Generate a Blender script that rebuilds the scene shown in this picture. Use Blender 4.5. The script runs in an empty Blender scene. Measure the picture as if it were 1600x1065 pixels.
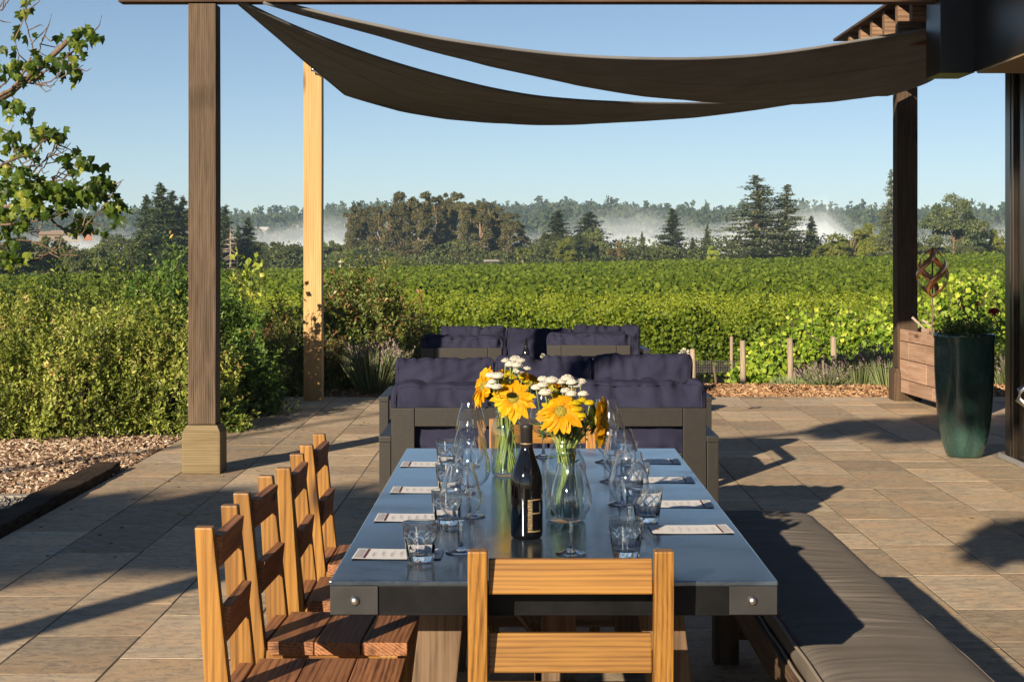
import bpy, bmesh, math, random
import numpy as np
from mathutils import Vector, Matrix, noise
R = math.radians
SC = bpy.context.scene
COL = SC.collection
rnd = random.Random(7)
rng = np.random.default_rng(11)

# ------------------------------------------------------------------ camera, sky, sun, exposure
H = 1.5; FPX = 2650.0; PX0 = 815.0; PY0 = 392.0
cam_d = bpy.data.cameras.new('camera'); cam = bpy.data.objects.new('camera', cam_d); COL.objects.link(cam)
cam.location = (0, 0, H); cam.rotation_euler = (R(90), 0, 0)
cam_d.sensor_width = 36; cam_d.lens = FPX / 1600 * 36
cam_d.shift_x = (800 - PX0) / 1600; cam_d.shift_y = (PY0 - 532.5) / 1600
cam_d.clip_end = 12000; cam_d.clip_start = 0.05
SC.camera = cam
SUN_AZ = 27.0; SUN_EL = 18.5
world = bpy.data.worlds.new("World"); SC.world = world; world.use_nodes = True
wn = world.node_tree; bg = wn.nodes['Background']
sky = wn.nodes.new('ShaderNodeTexSky'); sky.sky_type = 'NISHITA'; sky.sun_disc = False
sky.sun_elevation = R(SUN_EL); sky.sun_rotation = R(180 + SUN_AZ); sky.air_density = 0.62; sky.dust_density = 0.0; sky.ozone_density = 2.5
tint = wn.nodes.new('ShaderNodeMix'); tint.data_type = 'RGBA'; tint.blend_type = 'MULTIPLY'; tint.inputs[0].default_value = 1; tint.inputs[7].default_value = (1.07, .97, .88, 1)
wn.links.new(sky.outputs[0], tint.inputs[6]); wn.links.new(tint.outputs[2], bg.inputs[0]); bg.inputs[1].default_value = 0.064
sl = bpy.data.lights.new('sun', 'SUN'); sl.energy = 5.0; sl.angle = R(0.5); sl.color = (1.0, 0.83, 0.62)
sun = bpy.data.objects.new('sun', sl); COL.objects.link(sun)
sun.rotation_euler = Vector((math.sin(R(SUN_AZ)) * math.cos(R(SUN_EL)), math.cos(R(SUN_AZ)) * math.cos(R(SUN_EL)), -math.sin(R(SUN_EL)))).to_track_quat('-Z', 'Y').to_euler()
SC.view_settings.view_transform = 'Standard'; SC.view_settings.look = 'None'; SC.view_settings.gamma = 1
SC.view_settings.exposure = 0.78
SC.cycles.use_denoising = True; SC.cycles.max_bounces = 16; SC.cycles.transparent_max_bounces = 24
SC.cycles.transmission_bounces = 16; SC.cycles.glossy_bounces = 4; SC.cycles.diffuse_bounces = 3; SC.cycles.volume_bounces = 2
SC.cycles.caustics_refractive = False; SC.cycles.caustics_reflective = False; SC.cycles.sample_clamp_indirect = 6

def at(px, py, z):
    d = FPX * (H - z) / (py - PY0)
    return Vector(((px - PX0) / FPX * d, d, z))
def atd(px, py, d):
    return Vector(((px - PX0) / FPX * d, d, H - (py - PY0) / FPX * d))

# ------------------------------------------------------------------ object helpers
def link(o, parent=None):
    COL.objects.link(o)
    if parent is not None: o.parent = parent
    return o
def tag(o, label=None, cat=None, group=None, kind=None):
    if label: o['label'] = label
    if cat: o['category'] = cat
    if group: o['group'] = group
    if kind: o['kind'] = kind
    return o
def thing(name, label, cat, loc=(0, 0, 0), rz=0, group=None):
    o = bpy.data.objects.new(name, None); o.empty_display_size = .1
    link(o); o.location = loc; o.rotation_euler = (0, 0, rz)
    return tag(o, label, cat, group)
def copy_tree(src, loc=None, rz=None, scale=None, label=None, group=None):
    kids = {}
    for x in bpy.data.objects:
        if x.parent is not None: kids.setdefault(x.parent, []).append(x)
    def rec(o, p):
        c = o.copy(); COL.objects.link(c); c.parent = p
        for k in kids.get(o, []): rec(k, c)
        return c
    c = rec(src, None)
    if loc is not None: c.location = loc
    if rz is not None: c.rotation_euler = (0, 0, rz)
    if scale is not None: c.scale = scale
    if label: c['label'] = label
    if group: c['group'] = group
    return c
def me_obj(name, me, mat=None, parent=None, smooth=False):
    if mat is not None:
        me.materials.clear()
        for m in (mat if isinstance(mat, (list, tuple)) else [mat]): me.materials.append(m)
    if smooth:
        me.polygons.foreach_set('use_smooth', [True] * len(me.polygons))
    return link(bpy.data.objects.new(name, me), parent)
def bmo(name, bm, mat, parent=None, smooth=False):
    me = bpy.data.meshes.new(name); bm.normal_update(); bm.to_mesh(me); bm.free()
    return me_obj(name, me, mat, parent, smooth)
def pydata(name, V, F, mat, parent=None, smooth=False, tint=None):
    """V (n,3) float, F (m,k) int array of equal sized faces"""
    V = np.asarray(V, dtype=np.float32); F = np.asarray(F, dtype=np.int32)
    me = bpy.data.meshes.new(name)
    n, (m, k) = len(V), F.shape
    me.vertices.add(n); me.vertices.foreach_set('co', V.ravel())
    me.loops.add(m * k); me.loops.foreach_set('vertex_index', F.ravel())
    me.polygons.add(m); me.polygons.foreach_set('loop_start', np.arange(0, m * k, k, dtype=np.int32))
    try: me.polygons.foreach_set('loop_total', np.full(m, k, dtype=np.int32))
    except Exception: pass
    me.update(calc_edges=True)
    me.polygons.foreach_set('use_smooth', [bool(smooth)] * m)
    if tint is not None:
        a = me.attributes.new('tint', 'FLOAT', 'POINT'); a.data.foreach_set('value', np.asarray(tint, dtype=np.float32))
    return me_obj(name, me, mat, parent, smooth)

def add_box(bm, c, s, rot=None, bev=0.0, taper=None):
    """centre, size, optional 3x3/euler rotation; returns verts"""
    r = bmesh.ops.create_cube(bm, size=1.0)
    vs = r['verts']
    for v in vs:
        v.co = Vector((v.co.x * s[0], v.co.y * s[1], v.co.z * s[2]))
        if taper and v.co.z < 0: v.co.x *= taper[0]; v.co.y *= taper[1]
    if rot is not None:
        M = rot if isinstance(rot, Matrix) else Matrix.Rotation(rot[2], 3, 'Z') @ Matrix.Rotation(rot[1], 3, 'Y') @ Matrix.Rotation(rot[0], 3, 'X')
        for v in vs: v.co = M @ v.co
    for v in vs: v.co += Vector(c)
    if bev > 0:
        es = list({e for v in vs for e in v.link_edges})
        bmesh.ops.bevel(bm, geom=es, offset=bev, segments=2, profile=.6, affect='EDGES')
    return vs
def hexa(bm, pts, bev=0.0):
    """8 corner points: bottom 4 ccw, top 4 ccw"""
    v = [bm.verts.new(p) for p in pts]
    for f in ((3, 2, 1, 0), (4, 5, 6, 7), (0, 1, 5, 4), (1, 2, 6, 5), (2, 3, 7, 6), (3, 0, 4, 7)): bm.faces.new([v[i] for i in f])
    if bev > 0:
        es = list({e for x in v for e in x.link_edges})
        bmesh.ops.bevel(bm, geom=es, offset=bev, segments=2, profile=.6, affect='EDGES')
def box_o(name, c, s, mat, parent=None, rot=None, bev=0.003, taper=None):
    bm = bmesh.new(); add_box(bm, c, s, rot, bev, taper); return bmo(name, bm, mat, parent)
def bar(bm, p, q, w, t, up=(0, 0, 1), bev=0.002):
    """rectangular bar from p to q; w along side, t along 'up'"""
    p = Vector(p); q = Vector(q); a = (q - p).normalized(); u = Vector(up)
    s = a.cross(u).normalized(); u = s.cross(a).normalized()
    M = Matrix((s, u, a)).transposed()
    return add_box(bm, (p + q) / 2, (w, t, (q - p).length), M, bev)
def add_tube(bm, pts, rad, n=8, cap=True):
    pts = [Vector(p) for p in pts]; rad = rad if hasattr(rad, '__len__') else [rad] * len(pts)
    rings = []; ref = Vector((0, 0, 1))
    for i, p in enumerate(pts):
        d = (pts[min(i + 1, len(pts) - 1)] - pts[max(i - 1, 0)])
        if d.length < 1e-9: d = Vector((0, 0, 1))
        d.normalize()
        if abs(d.dot(ref)) > .95: ref = Vector((1, 0, 0)) if abs(d.x) < .9 else Vector((0, 1, 0))
        a = d.cross(ref).normalized(); b = d.cross(a).normalized(); ref = b.cross(d) * -1 if False else ref
        rings.append([bm.verts.new(p + (a * math.cos(2 * math.pi * k / n) + b * math.sin(2 * math.pi * k / n)) * rad[i]) for k in range(n)])
    for i in range(len(rings) - 1):
        for k in range(n):
            bm.faces.new((rings[i][k], rings[i][(k + 1) % n], rings[i + 1][(k + 1) % n], rings[i + 1][k]))
    if cap:
        bm.faces.new(list(reversed(rings[0]))); bm.faces.new(rings[-1])
def add_lathe(bm, prof, n=40, c=(0, 0, 0), fr=None, close=False):
    """prof list of (r,z). r==0 ends become poles"""
    c = Vector(c); rings = []
    for i, (r, z) in enumerate(prof):
        if r < 1e-6: rings.append([bm.verts.new(c + Vector((0, 0, z)))])
        else:
            rg = []
            for k in range(n):
                a = 2 * math.pi * k / n; rr = r * (fr(a, z) if fr else 1)
                rg.append(bm.verts.new(c + Vector((rr * math.cos(a), rr * math.sin(a), z))))
            rings.append(rg)
    for i in range(len(rings) - 1):
        A, B = rings[i], rings[i + 1]
        if len(A) == 1 and len(B) == 1: continue
        for k in range(n):
            k2 = (k + 1) % n
            if len(A) == 1: bm.faces.new((A[0], B[k2], B[k]))
            elif len(B) == 1: bm.faces.new((A[k], A[k2], B[0]))
            else: bm.faces.new((A[k], A[k2], B[k2], B[k]))

# ------------------------------------------------------------------ materials
class NT:
    def __init__(s, name):
        s.m = bpy.data.materials.new(name); s.m.use_nodes = True; s.t = s.m.node_tree; s.n = s.t.nodes; s.l = s.t.links
        s.b = s.n['Principled BSDF']; s.out = s.n['Material Output']
    def node(s, typ, **kw):
        x = s.n.new(typ)
        for k, v in kw.items():
            if k.startswith('i_'):
                key = k[2:]; key = int(key) if key.isdigit() else key.replace('_', ' ')
                x.inputs[key].default_value = v
            else: setattr(x, k, v)
        return x
    def co(s, scale=(1, 1, 1), kind='Object', rnd_off=True):
        tc = s.node('ShaderNodeTexCoord'); mp = s.node('ShaderNodeMapping'); mp.inputs['Scale'].default_value = scale
        s.l.new(tc.outputs[kind], mp.inputs['Vector'])
        if rnd_off:
            oi = s.node('ShaderNodeObjectInfo'); mu = s.node('ShaderNodeMath', operation='MULTIPLY'); mu.inputs[1].default_value = 37.0
            s.l.new(oi.outputs['Random'], mu.inputs[0])
            cx = s.node('ShaderNodeCombineXYZ'); s.l.new(mu.outputs[0], cx.inputs[0]); s.l.new(mu.outputs[0], cx.inputs[1]); s.l.new(mu.outputs[0], cx.inputs[2])
            s.l.new(cx.outputs[0], mp.inputs['Location'])
        return mp.outputs[0]
    def noise(s, vec, scale=5, detail=4, rough=.55, dist=0):
        x = s.node('ShaderNodeTexNoise'); x.inputs['Scale'].default_value = scale; x.inputs['Detail'].default_value = detail
        x.inputs['Roughness'].default_value = rough; x.inputs['Distortion'].default_value = dist
        if vec is not None: s.l.new(vec, x.inputs['Vector'])
        return x.outputs['Fac']
    def ramp(s, fac, stops):
        x = s.node('ShaderNodeValToRGB'); e = x.color_ramp.elements
        e[0].position, e[0].color = stops[0][0], (*stops[0][1], 1); e[1].position, e[1].color = stops[-1][0], (*stops[-1][1], 1)
        for p, c in stops[1:-1]:
            k = e.new(p); k.color = (*c, 1)
        s.l.new(fac, x.inputs[0]); return x.outputs[0]
    def mix(s, fac, a, b, typ='MIX'):
        x = s.node('ShaderNodeMix', data_type='RGBA', blend_type=typ)
        for sock, v in ((x.inputs[0], fac), (x.inputs[6], a), (x.inputs[7], b)):
            if isinstance(v, (int, float)): sock.default_value = v
            elif isinstance(v, tuple): sock.default_value = (*v, 1)
            else: s.l.new(v, sock)
        return x.outputs[2]
    def bump(s, h, strength=.3, dist=.01):
        x = s.node('ShaderNodeBump'); x.inputs['Strength'].default_value = strength; x.inputs['Distance'].default_value = dist
        s.l.new(h, x.inputs['Height']); s.l.new(x.outputs[0], s.b.inputs['Normal']); return x
    def set(s, col=None, rough=None, **kw):
        if col is not None:
            if isinstance(col, tuple): s.b.inputs['Base Color'].default_value = (*col, 1)
            else: s.l.new(col, s.b.inputs['Base Color'])
        if rough is not None:
            if isinstance(rough, (int, float)): s.b.inputs['Roughness'].default_value = rough
            else: s.l.new(rough, s.b.inputs['Roughness'])
        for k, v in kw.items(): s.b.inputs[k.replace('_', ' ')].default_value = v
        return s

def wood(name, dark, light, axis='X', scale=1.0, rough=.55, contrast=1.0, knots=True, bump=.25, spec=.35):
    t = NT(name); i = 'XYZ'.index(axis)
    def sc(across, along): 
        v = [across * scale] * 3; v[i] = along * scale; return tuple(v)
    g1 = t.noise(t.co(sc(9, .9)), 1.6, 5, .6, 1.6)
    g2 = t.noise(t.co(sc(120, 2.2)), 1.0, 4, .75, .6)
    big = t.noise(t.co(sc(3, .8)), 1.2, 2, .5)
    wv = t.node('ShaderNodeTexWave', wave_type='RINGS', rings_direction=axis); wv.inputs['Scale'].default_value = 1.0
    wv.inputs['Distortion'].default_value = 6.0; wv.inputs['Detail'].default_value = 3; wv.inputs['Detail Scale'].default_value = .9; wv.inputs['Detail Roughness'].default_value = .6
    t.l.new(t.co(sc(34, 1.5)), wv.inputs['Vector'])
    f = t.mix(.55, t.ramp(g1, [(.3, (0, 0, 0)), (.7, (1, 1, 1))]), t.ramp(g2, [(.3, (0, 0, 0)), (.7, (1, 1, 1))]))
    f = t.mix(.24, f, t.ramp(wv.outputs['Fac'], [(.15, (0, 0, 0)), (.4, (.75, .75, .75)), (.9, (1, 1, 1))]))
    mid = tuple((a + b) / 2 for a, b in zip(dark, light))
    c = t.ramp(f, [(.2, dark), (.45, mid), (.72, light)])
    c = t.mix(t.ramp(big, [(.35, (.0, 0, 0)), (.7, (.4, .4, .4))]), c, tuple(x * .55 for x in mid))
    if knots:
        vo = t.node('ShaderNodeTexVoronoi', feature='F1'); vo.inputs['Scale'].default_value = 1.0; vo.inputs['Randomness'].default_value = 1
        t.l.new(t.co(sc(7, 1.6)), vo.inputs['Vector'])
        k = t.ramp(vo.outputs['Distance'], [(.03, (1, 1, 1)), (.14, (0, 0, 0))])
        c = t.mix(k, c, tuple(x * .35 for x in dark))
    # end-to-end colour change from piece to piece
    oi = t.node('ShaderNodeObjectInfo')
    hv = t.node('ShaderNodeHueSaturation'); t.l.new(c, hv.inputs['Color'])
    mr = t.node('ShaderNodeMapRange'); mr.inputs['To Min'].default_value = 1 - .14 * contrast; mr.inputs['To Max'].default_value = 1 + .14 * contrast
    t.l.new(oi.outputs['Random'], mr.inputs['Value']); t.l.new(mr.outputs[0], hv.inputs['Value'])
    t.set(hv.outputs[0], rough); t.b.inputs['Specular IOR Level'].default_value = spec
    t.bump(f, bump, .002)
    return t.m

def leafmat(name, stops, trans=.25, rough=.5, spec=.3, noise_scale=1.5, thing_var=.12):
    t = NT(name)
    at_ = t.node('ShaderNodeAttribute', attribute_name='tint')
    c = t.ramp(at_.outputs['Fac'], stops)
    oi = t.node('ShaderNodeObjectInfo'); hv = t.node('ShaderNodeHueSaturation'); t.l.new(c, hv.inputs['Color'])
    mr = t.node('ShaderNodeMapRange'); mr.inputs['To Min'].default_value = 1 - thing_var; mr.inputs['To Max'].default_value = 1 + thing_var
    t.l.new(oi.outputs['Random'], mr.inputs['Value']); t.l.new(mr.outputs[0], hv.inputs['Value'])
    t.set(hv.outputs[0], rough); t.b.inputs['Specular IOR Level'].default_value = spec
    if trans > 0:
        tr = t.node('ShaderNodeBsdfTranslucent'); t.l.new(hv.outputs[0], tr.inputs[0])
        mx = t.node('ShaderNodeMixShader'); mx.inputs[0].default_value = trans
        t.l.new(t.b.outputs[0], mx.inputs[1]); t.l.new(tr.outputs[0], mx.inputs[2]); t.l.new(mx.outputs[0], t.out.inputs[0])
    return t.m
M = {}
M['post'] = wood('weathered_post_wood', (.038, .027, .019), (.135, .097, .067), 'Z', rough=.8, spec=.15, bump=.5)
M['post_dark'] = wood('dark_post_wood', (.03, .02, .014), (.11, .075, .05), 'Z', rough=.8, spec=.15)
M['beam'] = wood('dark_beam_wood', (.03, .02, .015), (.12, .075, .05), 'X', rough=.8, spec=.15)
M['beam_y'] = wood('dark_beam_wood_long', (.03, .02, .015), (.12, .075, .05), 'Y', rough=.8, spec=.15)
M['rafter'] = wood('rafter_wood', (.09, .055, .035), (.30, .19, .12), 'X', rough=.8, spec=.15)
M['newpost'] = wood('new_fir_post', (.42, .245, .09), (.60, .395, .18), 'Z', scale=.55, rough=.65, spec=.2, bump=.08, contrast=.1)
M['block'] = wood('footing_wood', (.12, .09, .048), (.22, .175, .10), 'X', scale=.8, rough=.8, spec=.15)
for ax in 'XYZ':
    M['honey' + ax] = wood('honey_pine_' + ax, (.12, .046, .009), (.37, .185, .036), ax, scale=.9, rough=.42, spec=.4, contrast=1.2, bump=.12)
    M['old' + ax] = wood('reddish_board_' + ax, (.085, .034, .016), (.44, .195, .085), ax, scale=1.1, rough=.6, spec=.3, contrast=1.6, bump=.3)
    M['trestle' + ax] = wood('trestle_wood_' + ax, (.07, .043, .025), (.185, .125, .078), ax, scale=1.2, rough=.65, spec=.25)
    M['bench' + ax] = wood('bench_wood_' + ax, (.05, .032, .02), (.17, .11, .07), ax, rough=.75, spec=.2)
M['crate'] = wood('redwood_box', (.26, .14, .09), (.52, .36, .26), 'Y', scale=.7, rough=.8, spec=.1)
M['sleeper'] = wood('timber_sleeper', (.022, .017, .013), (.10, .075, .055), 'Y', rough=.9, spec=.1, bump=.8)
M['stake'] = wood('stake_wood', (.20, .15, .10), (.42, .34, .25), 'Z', rough=.85, spec=.1)
M['bark'] = wood('bark', (.06, .04, .028), (.22, .16, .115), 'Z', scale=.4, rough=.9, spec=.1, knots=False)
M['bark_far'] = NT('far_bark').set((.26, .18, .12), .9).m
M['twig'] = NT('twig').set((.13, .10, .075), .85).m
# ------------------------------------------------------------------ terrain
TY = [-30, 18.2, 20, 26, 35, 60, 100, 150, 250, 330, 430, 700, 1100, 1500, 1950, 2600, 6000]
TZ = [-.06, -.06, -.10, -.75, -1.6, -1.9, -2.2, -2.35, -2.4, -2.2, -1.9, -3, 0, 18, 33, 30, 20]
def terr(x, y):
    z = np.interp(y, TY, TZ)
    return z + x * .022 * np.clip((y - 60) / 190, 0, 1) * np.clip(1 - (y - 330) / 300, 0, 1)
def hills(x, y):
    a = np.clip((y - 1150) / 800, 0, 1)
    return a * (3.2 * np.sin(x / 210 + 1.1) + 2.4 * np.sin(x / 83 + 2) + 1.6 * np.sin(x / 37) + 2 * np.cos(y / 150 + x / 190))
def build_terrain():
    ys = np.concatenate([np.linspace(-30, 18, 10), np.linspace(18.3, 40, 26), np.geomspace(42, 6000, 70)])
    us = np.linspace(-1, 1, 81)
    V = []; 
    for y in ys:
        w = 40 + abs(y) * .75
        x = us * w
        n = np.array([noise.noise(Vector((a * .15, y * .15, 0))) for a in x]) * (.05 if y > 19 else 0)
        V.append(np.stack([x, np.full_like(x, y), terr(x, y) + hills(x, y) + n], 1))
    V = np.concatenate(V); nx = len(us); F = []
    for j in range(len(ys) - 1):
        i = np.arange(nx - 1); a = j * nx + i
        F.append(np.stack([a, a + 1, a + nx + 1, a + nx], 1))
    t = NT('dry_ground')
    n1 = t.noise(t.co((1, 1, 1), rnd_off=False), .35, 6, .6); n2 = t.noise(t.co((1, 1, 1), rnd_off=False), 9, 5, .7)
    c = t.ramp(n2, [(.3, (.13, .085, .045)), (.55, (.26, .18, .095)), (.75, (.36, .27, .14))])
    c = t.mix(t.ramp(n1, [(.42, (0, 0, 0)), (.6, (1, 1, 1))]), c, (.09, .11, .03))
    t.set(c, .95); t.bump(n2, .6, .05)
    o = pydata('ground', V, np.concatenate(F), t.m, smooth=True); tag(o, kind='structure')
build_terrain()

# ------------------------------------------------------------------ patio of split-face pavers
def build_patio():
    r = random.Random(3); V = []; F = []; T = []
    x0, x1, y0, y1 = -2.72, 9.6, -6.0, 17.45
    w = .412; col = 0; x = x0
    while x < x1:
        y = y0 - r.random() * .5
        while y < y1:
            L = r.choice([.42, .60, .82, .61, .46, .74]); ya, yb = max(y, y0), min(y + L, y1)
            if yb - ya > .05:
                g = .0034; h = r.uniform(-.0003, .0003); tx = r.uniform(-.0003, .0003); ty = r.uniform(-.0003, .0003)
                b = .0010; n0 = len(V)
                xs = (x + g, x + w - g); yy = (ya + g * .9, yb - g * .9)
                j = [r.uniform(-.0026, .0026) for _ in range(8)]
                ring = [(xs[0] + j[0], yy[0] + j[1]), (xs[1] + j[2], yy[0] + j[3]), (xs[1] + j[4], yy[1] + j[5]), (xs[0] + j[6], yy[1] + j[7])]
                cx, cy = (xs[0] + xs[1]) / 2, (yy[0] + yy[1]) / 2
                for (px, py) in ring: V.append((px, py, -.05))
                for (px, py) in ring: V.append((px, py, h - b))
                for (px, py) in ring:
                    qx = px + (b if px < cx else -b); qy = py + (b if py < cy else -b)
                    V.append((qx, qy, h + tx * (1 if px > cx else -1) + ty * (1 if py > cy else -1)))
                for k in range(4):
                    k2 = (k + 1) % 4
                    F.append((n0 + k, n0 + k2, n0 + 4 + k2, n0 + 4 + k)); F.append((n0 + 4 + k, n0 + 4 + k2, n0 + 8 + k2, n0 + 8 + k))
                F.append((n0 + 8, n0 + 9, n0 + 10, n0 + 11))
                T += [r.random()] * 12
            y += L
        x += w
    t = NT('slate_paver')
    at_ = t.node('ShaderNodeAttribute', attribute_name='tint')
    tc = t.node('ShaderNodeTexCoord'); 
    ad = t.node('ShaderNodeVectorMath', operation='ADD'); cx = t.node('ShaderNodeCombineXYZ')
    mu = t.node('ShaderNodeMath', operation='MULTIPLY'); mu.inputs[1].default_value = 61
    t.l.new(at_.outputs['Fac'], mu.inputs[0]); t.l.new(mu.outputs[0], cx.inputs[0]); t.l.new(mu.outputs[0], cx.inputs[2])
    t.l.new(tc.outputs['Object'], ad.inputs[0]); t.l.new(cx.outputs[0], ad.inputs[1])
    def mp(s):
        m = t.node('ShaderNodeMapping'); m.inputs['Scale'].default_value = s; t.l.new(ad.outputs[0], m.inputs[0]); return m.outputs[0]
    n1 = t.noise(mp((1.5, 4.6, 2)), 1.7, 7, .66, 1.9); n2 = t.noise(mp((6, 9, 6)), 3, 7, .72, .6); n3 = t.noise(mp((1, 1.6, 1)), 2.2, 3, .5, .5)
    n4 = t.noise(mp((16, 26, 16)), 3, 7, .85)
    c = t.ramp(n1, [(.28, (.20, .165, .12)), (.42, (.38, .30, .195)), (.53, (.52, .40, .25)), (.64, (.62, .48, .30)), (.78, (.44, .38, .28))])
    c = t.mix(t.ramp(n3, [(.42, (0, 0, 0)), (.62, (.85, .85, .85))]), c, (.58, .36, .17))
    c = t.mix(t.ramp(n2, [(.40, (.85, .85, .85)), (.52, (0, 0, 0))]), c, (.20, .165, .13))
    c = t.mix(.22, c, t.ramp(n4, [(.3, (.17, .145, .11)), (.7, (.66, .55, .39))]))
    c = t.mix(.22, c, t.ramp(at_.outputs['Fac'], [(0, (.20, .18, .16)), (.25, (.50, .40, .27)), (.45, (.34, .27, .19)), (.6, (.60, .42, .23)), (.8, (.42, .38, .31)), (1, (.55, .45, .32))]))
    hv = t.node('ShaderNodeHueSaturation'); hv.inputs['Saturation'].default_value = .9
    mr = t.node('ShaderNodeMapRange'); mr.inputs['To Min'].default_value = .88; mr.inputs['To Max'].default_value = 1.28
    t.l.new(at_.outputs['Fac'], mr.inputs['Value']); t.l.new(mr.outputs[0], hv.inputs['Value']); t.l.new(c, hv.inputs['Color'])
    t.set(hv.outputs[0], .78); t.b.inputs['Specular IOR Level'].default_value = .25
    n6 = t.noise(t.co((1, 1, 1), rnd_off=False), 1.1, 5, .6)
    hm = t.mix(.45, n1, n2); hm2 = t.mix(.35, hm, n4); t.bump(hm2, .7, .010)
    tag(pydata('paving', V, F, t.m, tint=T), kind='structure')
    j = NT('paver_joint_sand'); n = j.noise(j.co(rnd_off=False), 60, 4); j.set(j.ramp(n, [(.3, (.03, .022, .015)), (.7, (.11, .08, .05))]), .95)
    bm = bmesh.new()
    f = [bm.verts.new(p) for p in ((x0 + .004, y0, -.0012), (x, y0, -.0012), (x, y1 - .004, -.0012), (x0 + .004, y1 - .004, -.0012))]; bm.faces.new(f)
    tag(bmo('paving_joints', bm, j.m), kind='structure')
build_patio()

def chips(name, region, n, size, cols, zf, seed, flat=.35, kind='stuff'):
    """scattered bark chips / gravel; region(rng,n)->x,y"""
    g = np.random.default_rng(seed); x, y = region(g, n); n = len(x)
    z = zf(x, y) + g.uniform(0, .03, n)
    L = g.uniform(.5, 1.3, n) * size; W = L * g.uniform(.25, .6, n); Tk = W * .35
    a = g.uniform(0, 2 * np.pi, n); tl = g.normal(0, flat, n); t2 = g.normal(0, flat, n)
    ux = np.stack([np.cos(a) * np.cos(tl), np.sin(a) * np.cos(tl), np.sin(tl)], 1)
    vx = np.stack([-np.sin(a) * np.cos(t2), np.cos(a) * np.cos(t2), np.sin(t2)], 1); nx = np.cross(ux, vx)
    P = np.stack([x, y, z], 1)
    V = np.empty((n, 8, 3)); k = 0
    for s3 in (-1, 1):
        for s1, s2 in ((-1, -1), (1, -1), (1, 1), (-1, 1)):
            V[:, k] = P + ux * (s1 * L / 2 * g.uniform(.7, 1, n))[:, None] + vx * (s2 * W / 2 * g.uniform(.6, 1, n))[:, None] + nx * (s3 * Tk / 2)[:, None]; k += 1
    base = np.arange(n)[:, None] * 8
    F = np.concatenate([base + np.array(f) for f in ((4, 5, 6, 7), (0, 1, 5, 4), (1, 2, 6, 5), (2, 3, 7, 6), (3, 0, 4, 7))])
    t = NT(name + '_mat'); at_ = t.node('ShaderNodeAttribute', attribute_name='tint')
    t.set(t.ramp(at_.outputs['Fac'], cols), .85)
    o = pydata(name, V.reshape(-1, 3), F, t.m, tint=np.repeat(g.random(n), 8)); tag(o, kind=kind); return o
MULCH = [(0, (.07, .04, .025)), (.3, (.20, .12, .075)), (.6, (.38, .26, .17)), (.85, (.55, .43, .31)), (1, (.66, .56, .44))]
MULCHR = [(0, (.08, .04, .02)), (.3, (.24, .12, .055)), (.6, (.42, .24, .12)), (.85, (.55, .36, .2)), (1, (.62, .46, .3))]
def mz(x, y): return np.full_like(x, -.035) + .03 * np.clip((-2.72 - x) / .6, 0, 1)
def sheet(name, pts, mat, z, kind='structure'):
    bm = bmesh.new(); bm.faces.new([bm.verts.new((p[0], p[1], z)) for p in pts]); return tag(bmo(name, bm, mat), kind=kind)
mt = NT('mulch_base'); mt.set(mt.ramp(mt.noise(mt.co(rnd_off=False), 40, 5), [(.3, (.06, .035, .02)), (.7, (.25, .16, .1))]), .95)
sheet('mulch_bed', ((-9, 10.45), (-2.73, 10.45), (-2.73, 17.47), (9, 17.47), (9, 18.15), (-2.5, 18.15), (-2.5, 22), (-9, 22)), mt.m, -.045)
def reg_left(g, n):
    y = 10.5 + (g.random(n) ** 1.3) * 4.2; x = -2.75 - g.random(n) * 2.4; return x, y
chips('bark_mulch', reg_left, 26000, .048, MULCH, mz, 5)
def reg_back(g, n):
    y = 17.5 + g.random(n) * 1.5; x = -2.7 + g.random(n) * 8.5; k = (x > .6) | (g.random(n) < .3); return x[k], y[k]
chips('bark_mulch', reg_back, 22000, .045, MULCHR, lambda x, y: terr(x, y) + .03 + .06 * np.exp(-((y - 18.4) / .5) ** 2) * (x > 1.2), 6)
def reg_grav(g, n):
    y = 7.5 + g.random(n) * 2.85; x = -2.93 - g.random(n) * .9; return x, y
chips('gravel', reg_grav, 9000, .035, [(0, (.06, .06, .06)), (.5, (.16, .155, .15)), (1, (.34, .33, .31))], lambda x, y: np.full_like(x, -.03), 8, flat=.6)
gm = NT('gravel_base').set((.10, .095, .09), .95); sheet('gravel_bed', ((-9, 2), (-2.93, 2), (-2.93, 10.38), (-9, 10.38)), gm.m, -.041)
cs = NT('concrete_edging'); cs.set(cs.ramp(cs.noise(cs.co(rnd_off=False), 30, 5), [(.3, (.22, .2, .165)), (.7, (.36, .33, .27))]), .9)
tag(box_o('stone_edging', (-6, 10.42, -.03), (6.0, .09, .07), cs.m, bev=.006), 'narrow pale stone edging strip between the gravel corner and the bark mulch', 'edging')
# dark sleeper along the patio edge
bm = bmesh.new()
vs = add_box(bm, (-2.828, 8.2, 0), (.17, 6.8, .11), None, .008)
bmesh.ops.subdivide_edges(bm, edges=[e for e in bm.edges if e.calc_length() > 3], cuts=90)
for v in bm.verts: v.co += Vector((noise.noise(v.co * 6 + Vector((v.co.x * 20, 0, 0))) * .012, 0, noise.noise(v.co * 9) * .012))
tag(bmo('timber_edging', bm, M['sleeper']), 'dark weathered timber sleeper lying along the left edge of the paving', 'timber edging')

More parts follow.
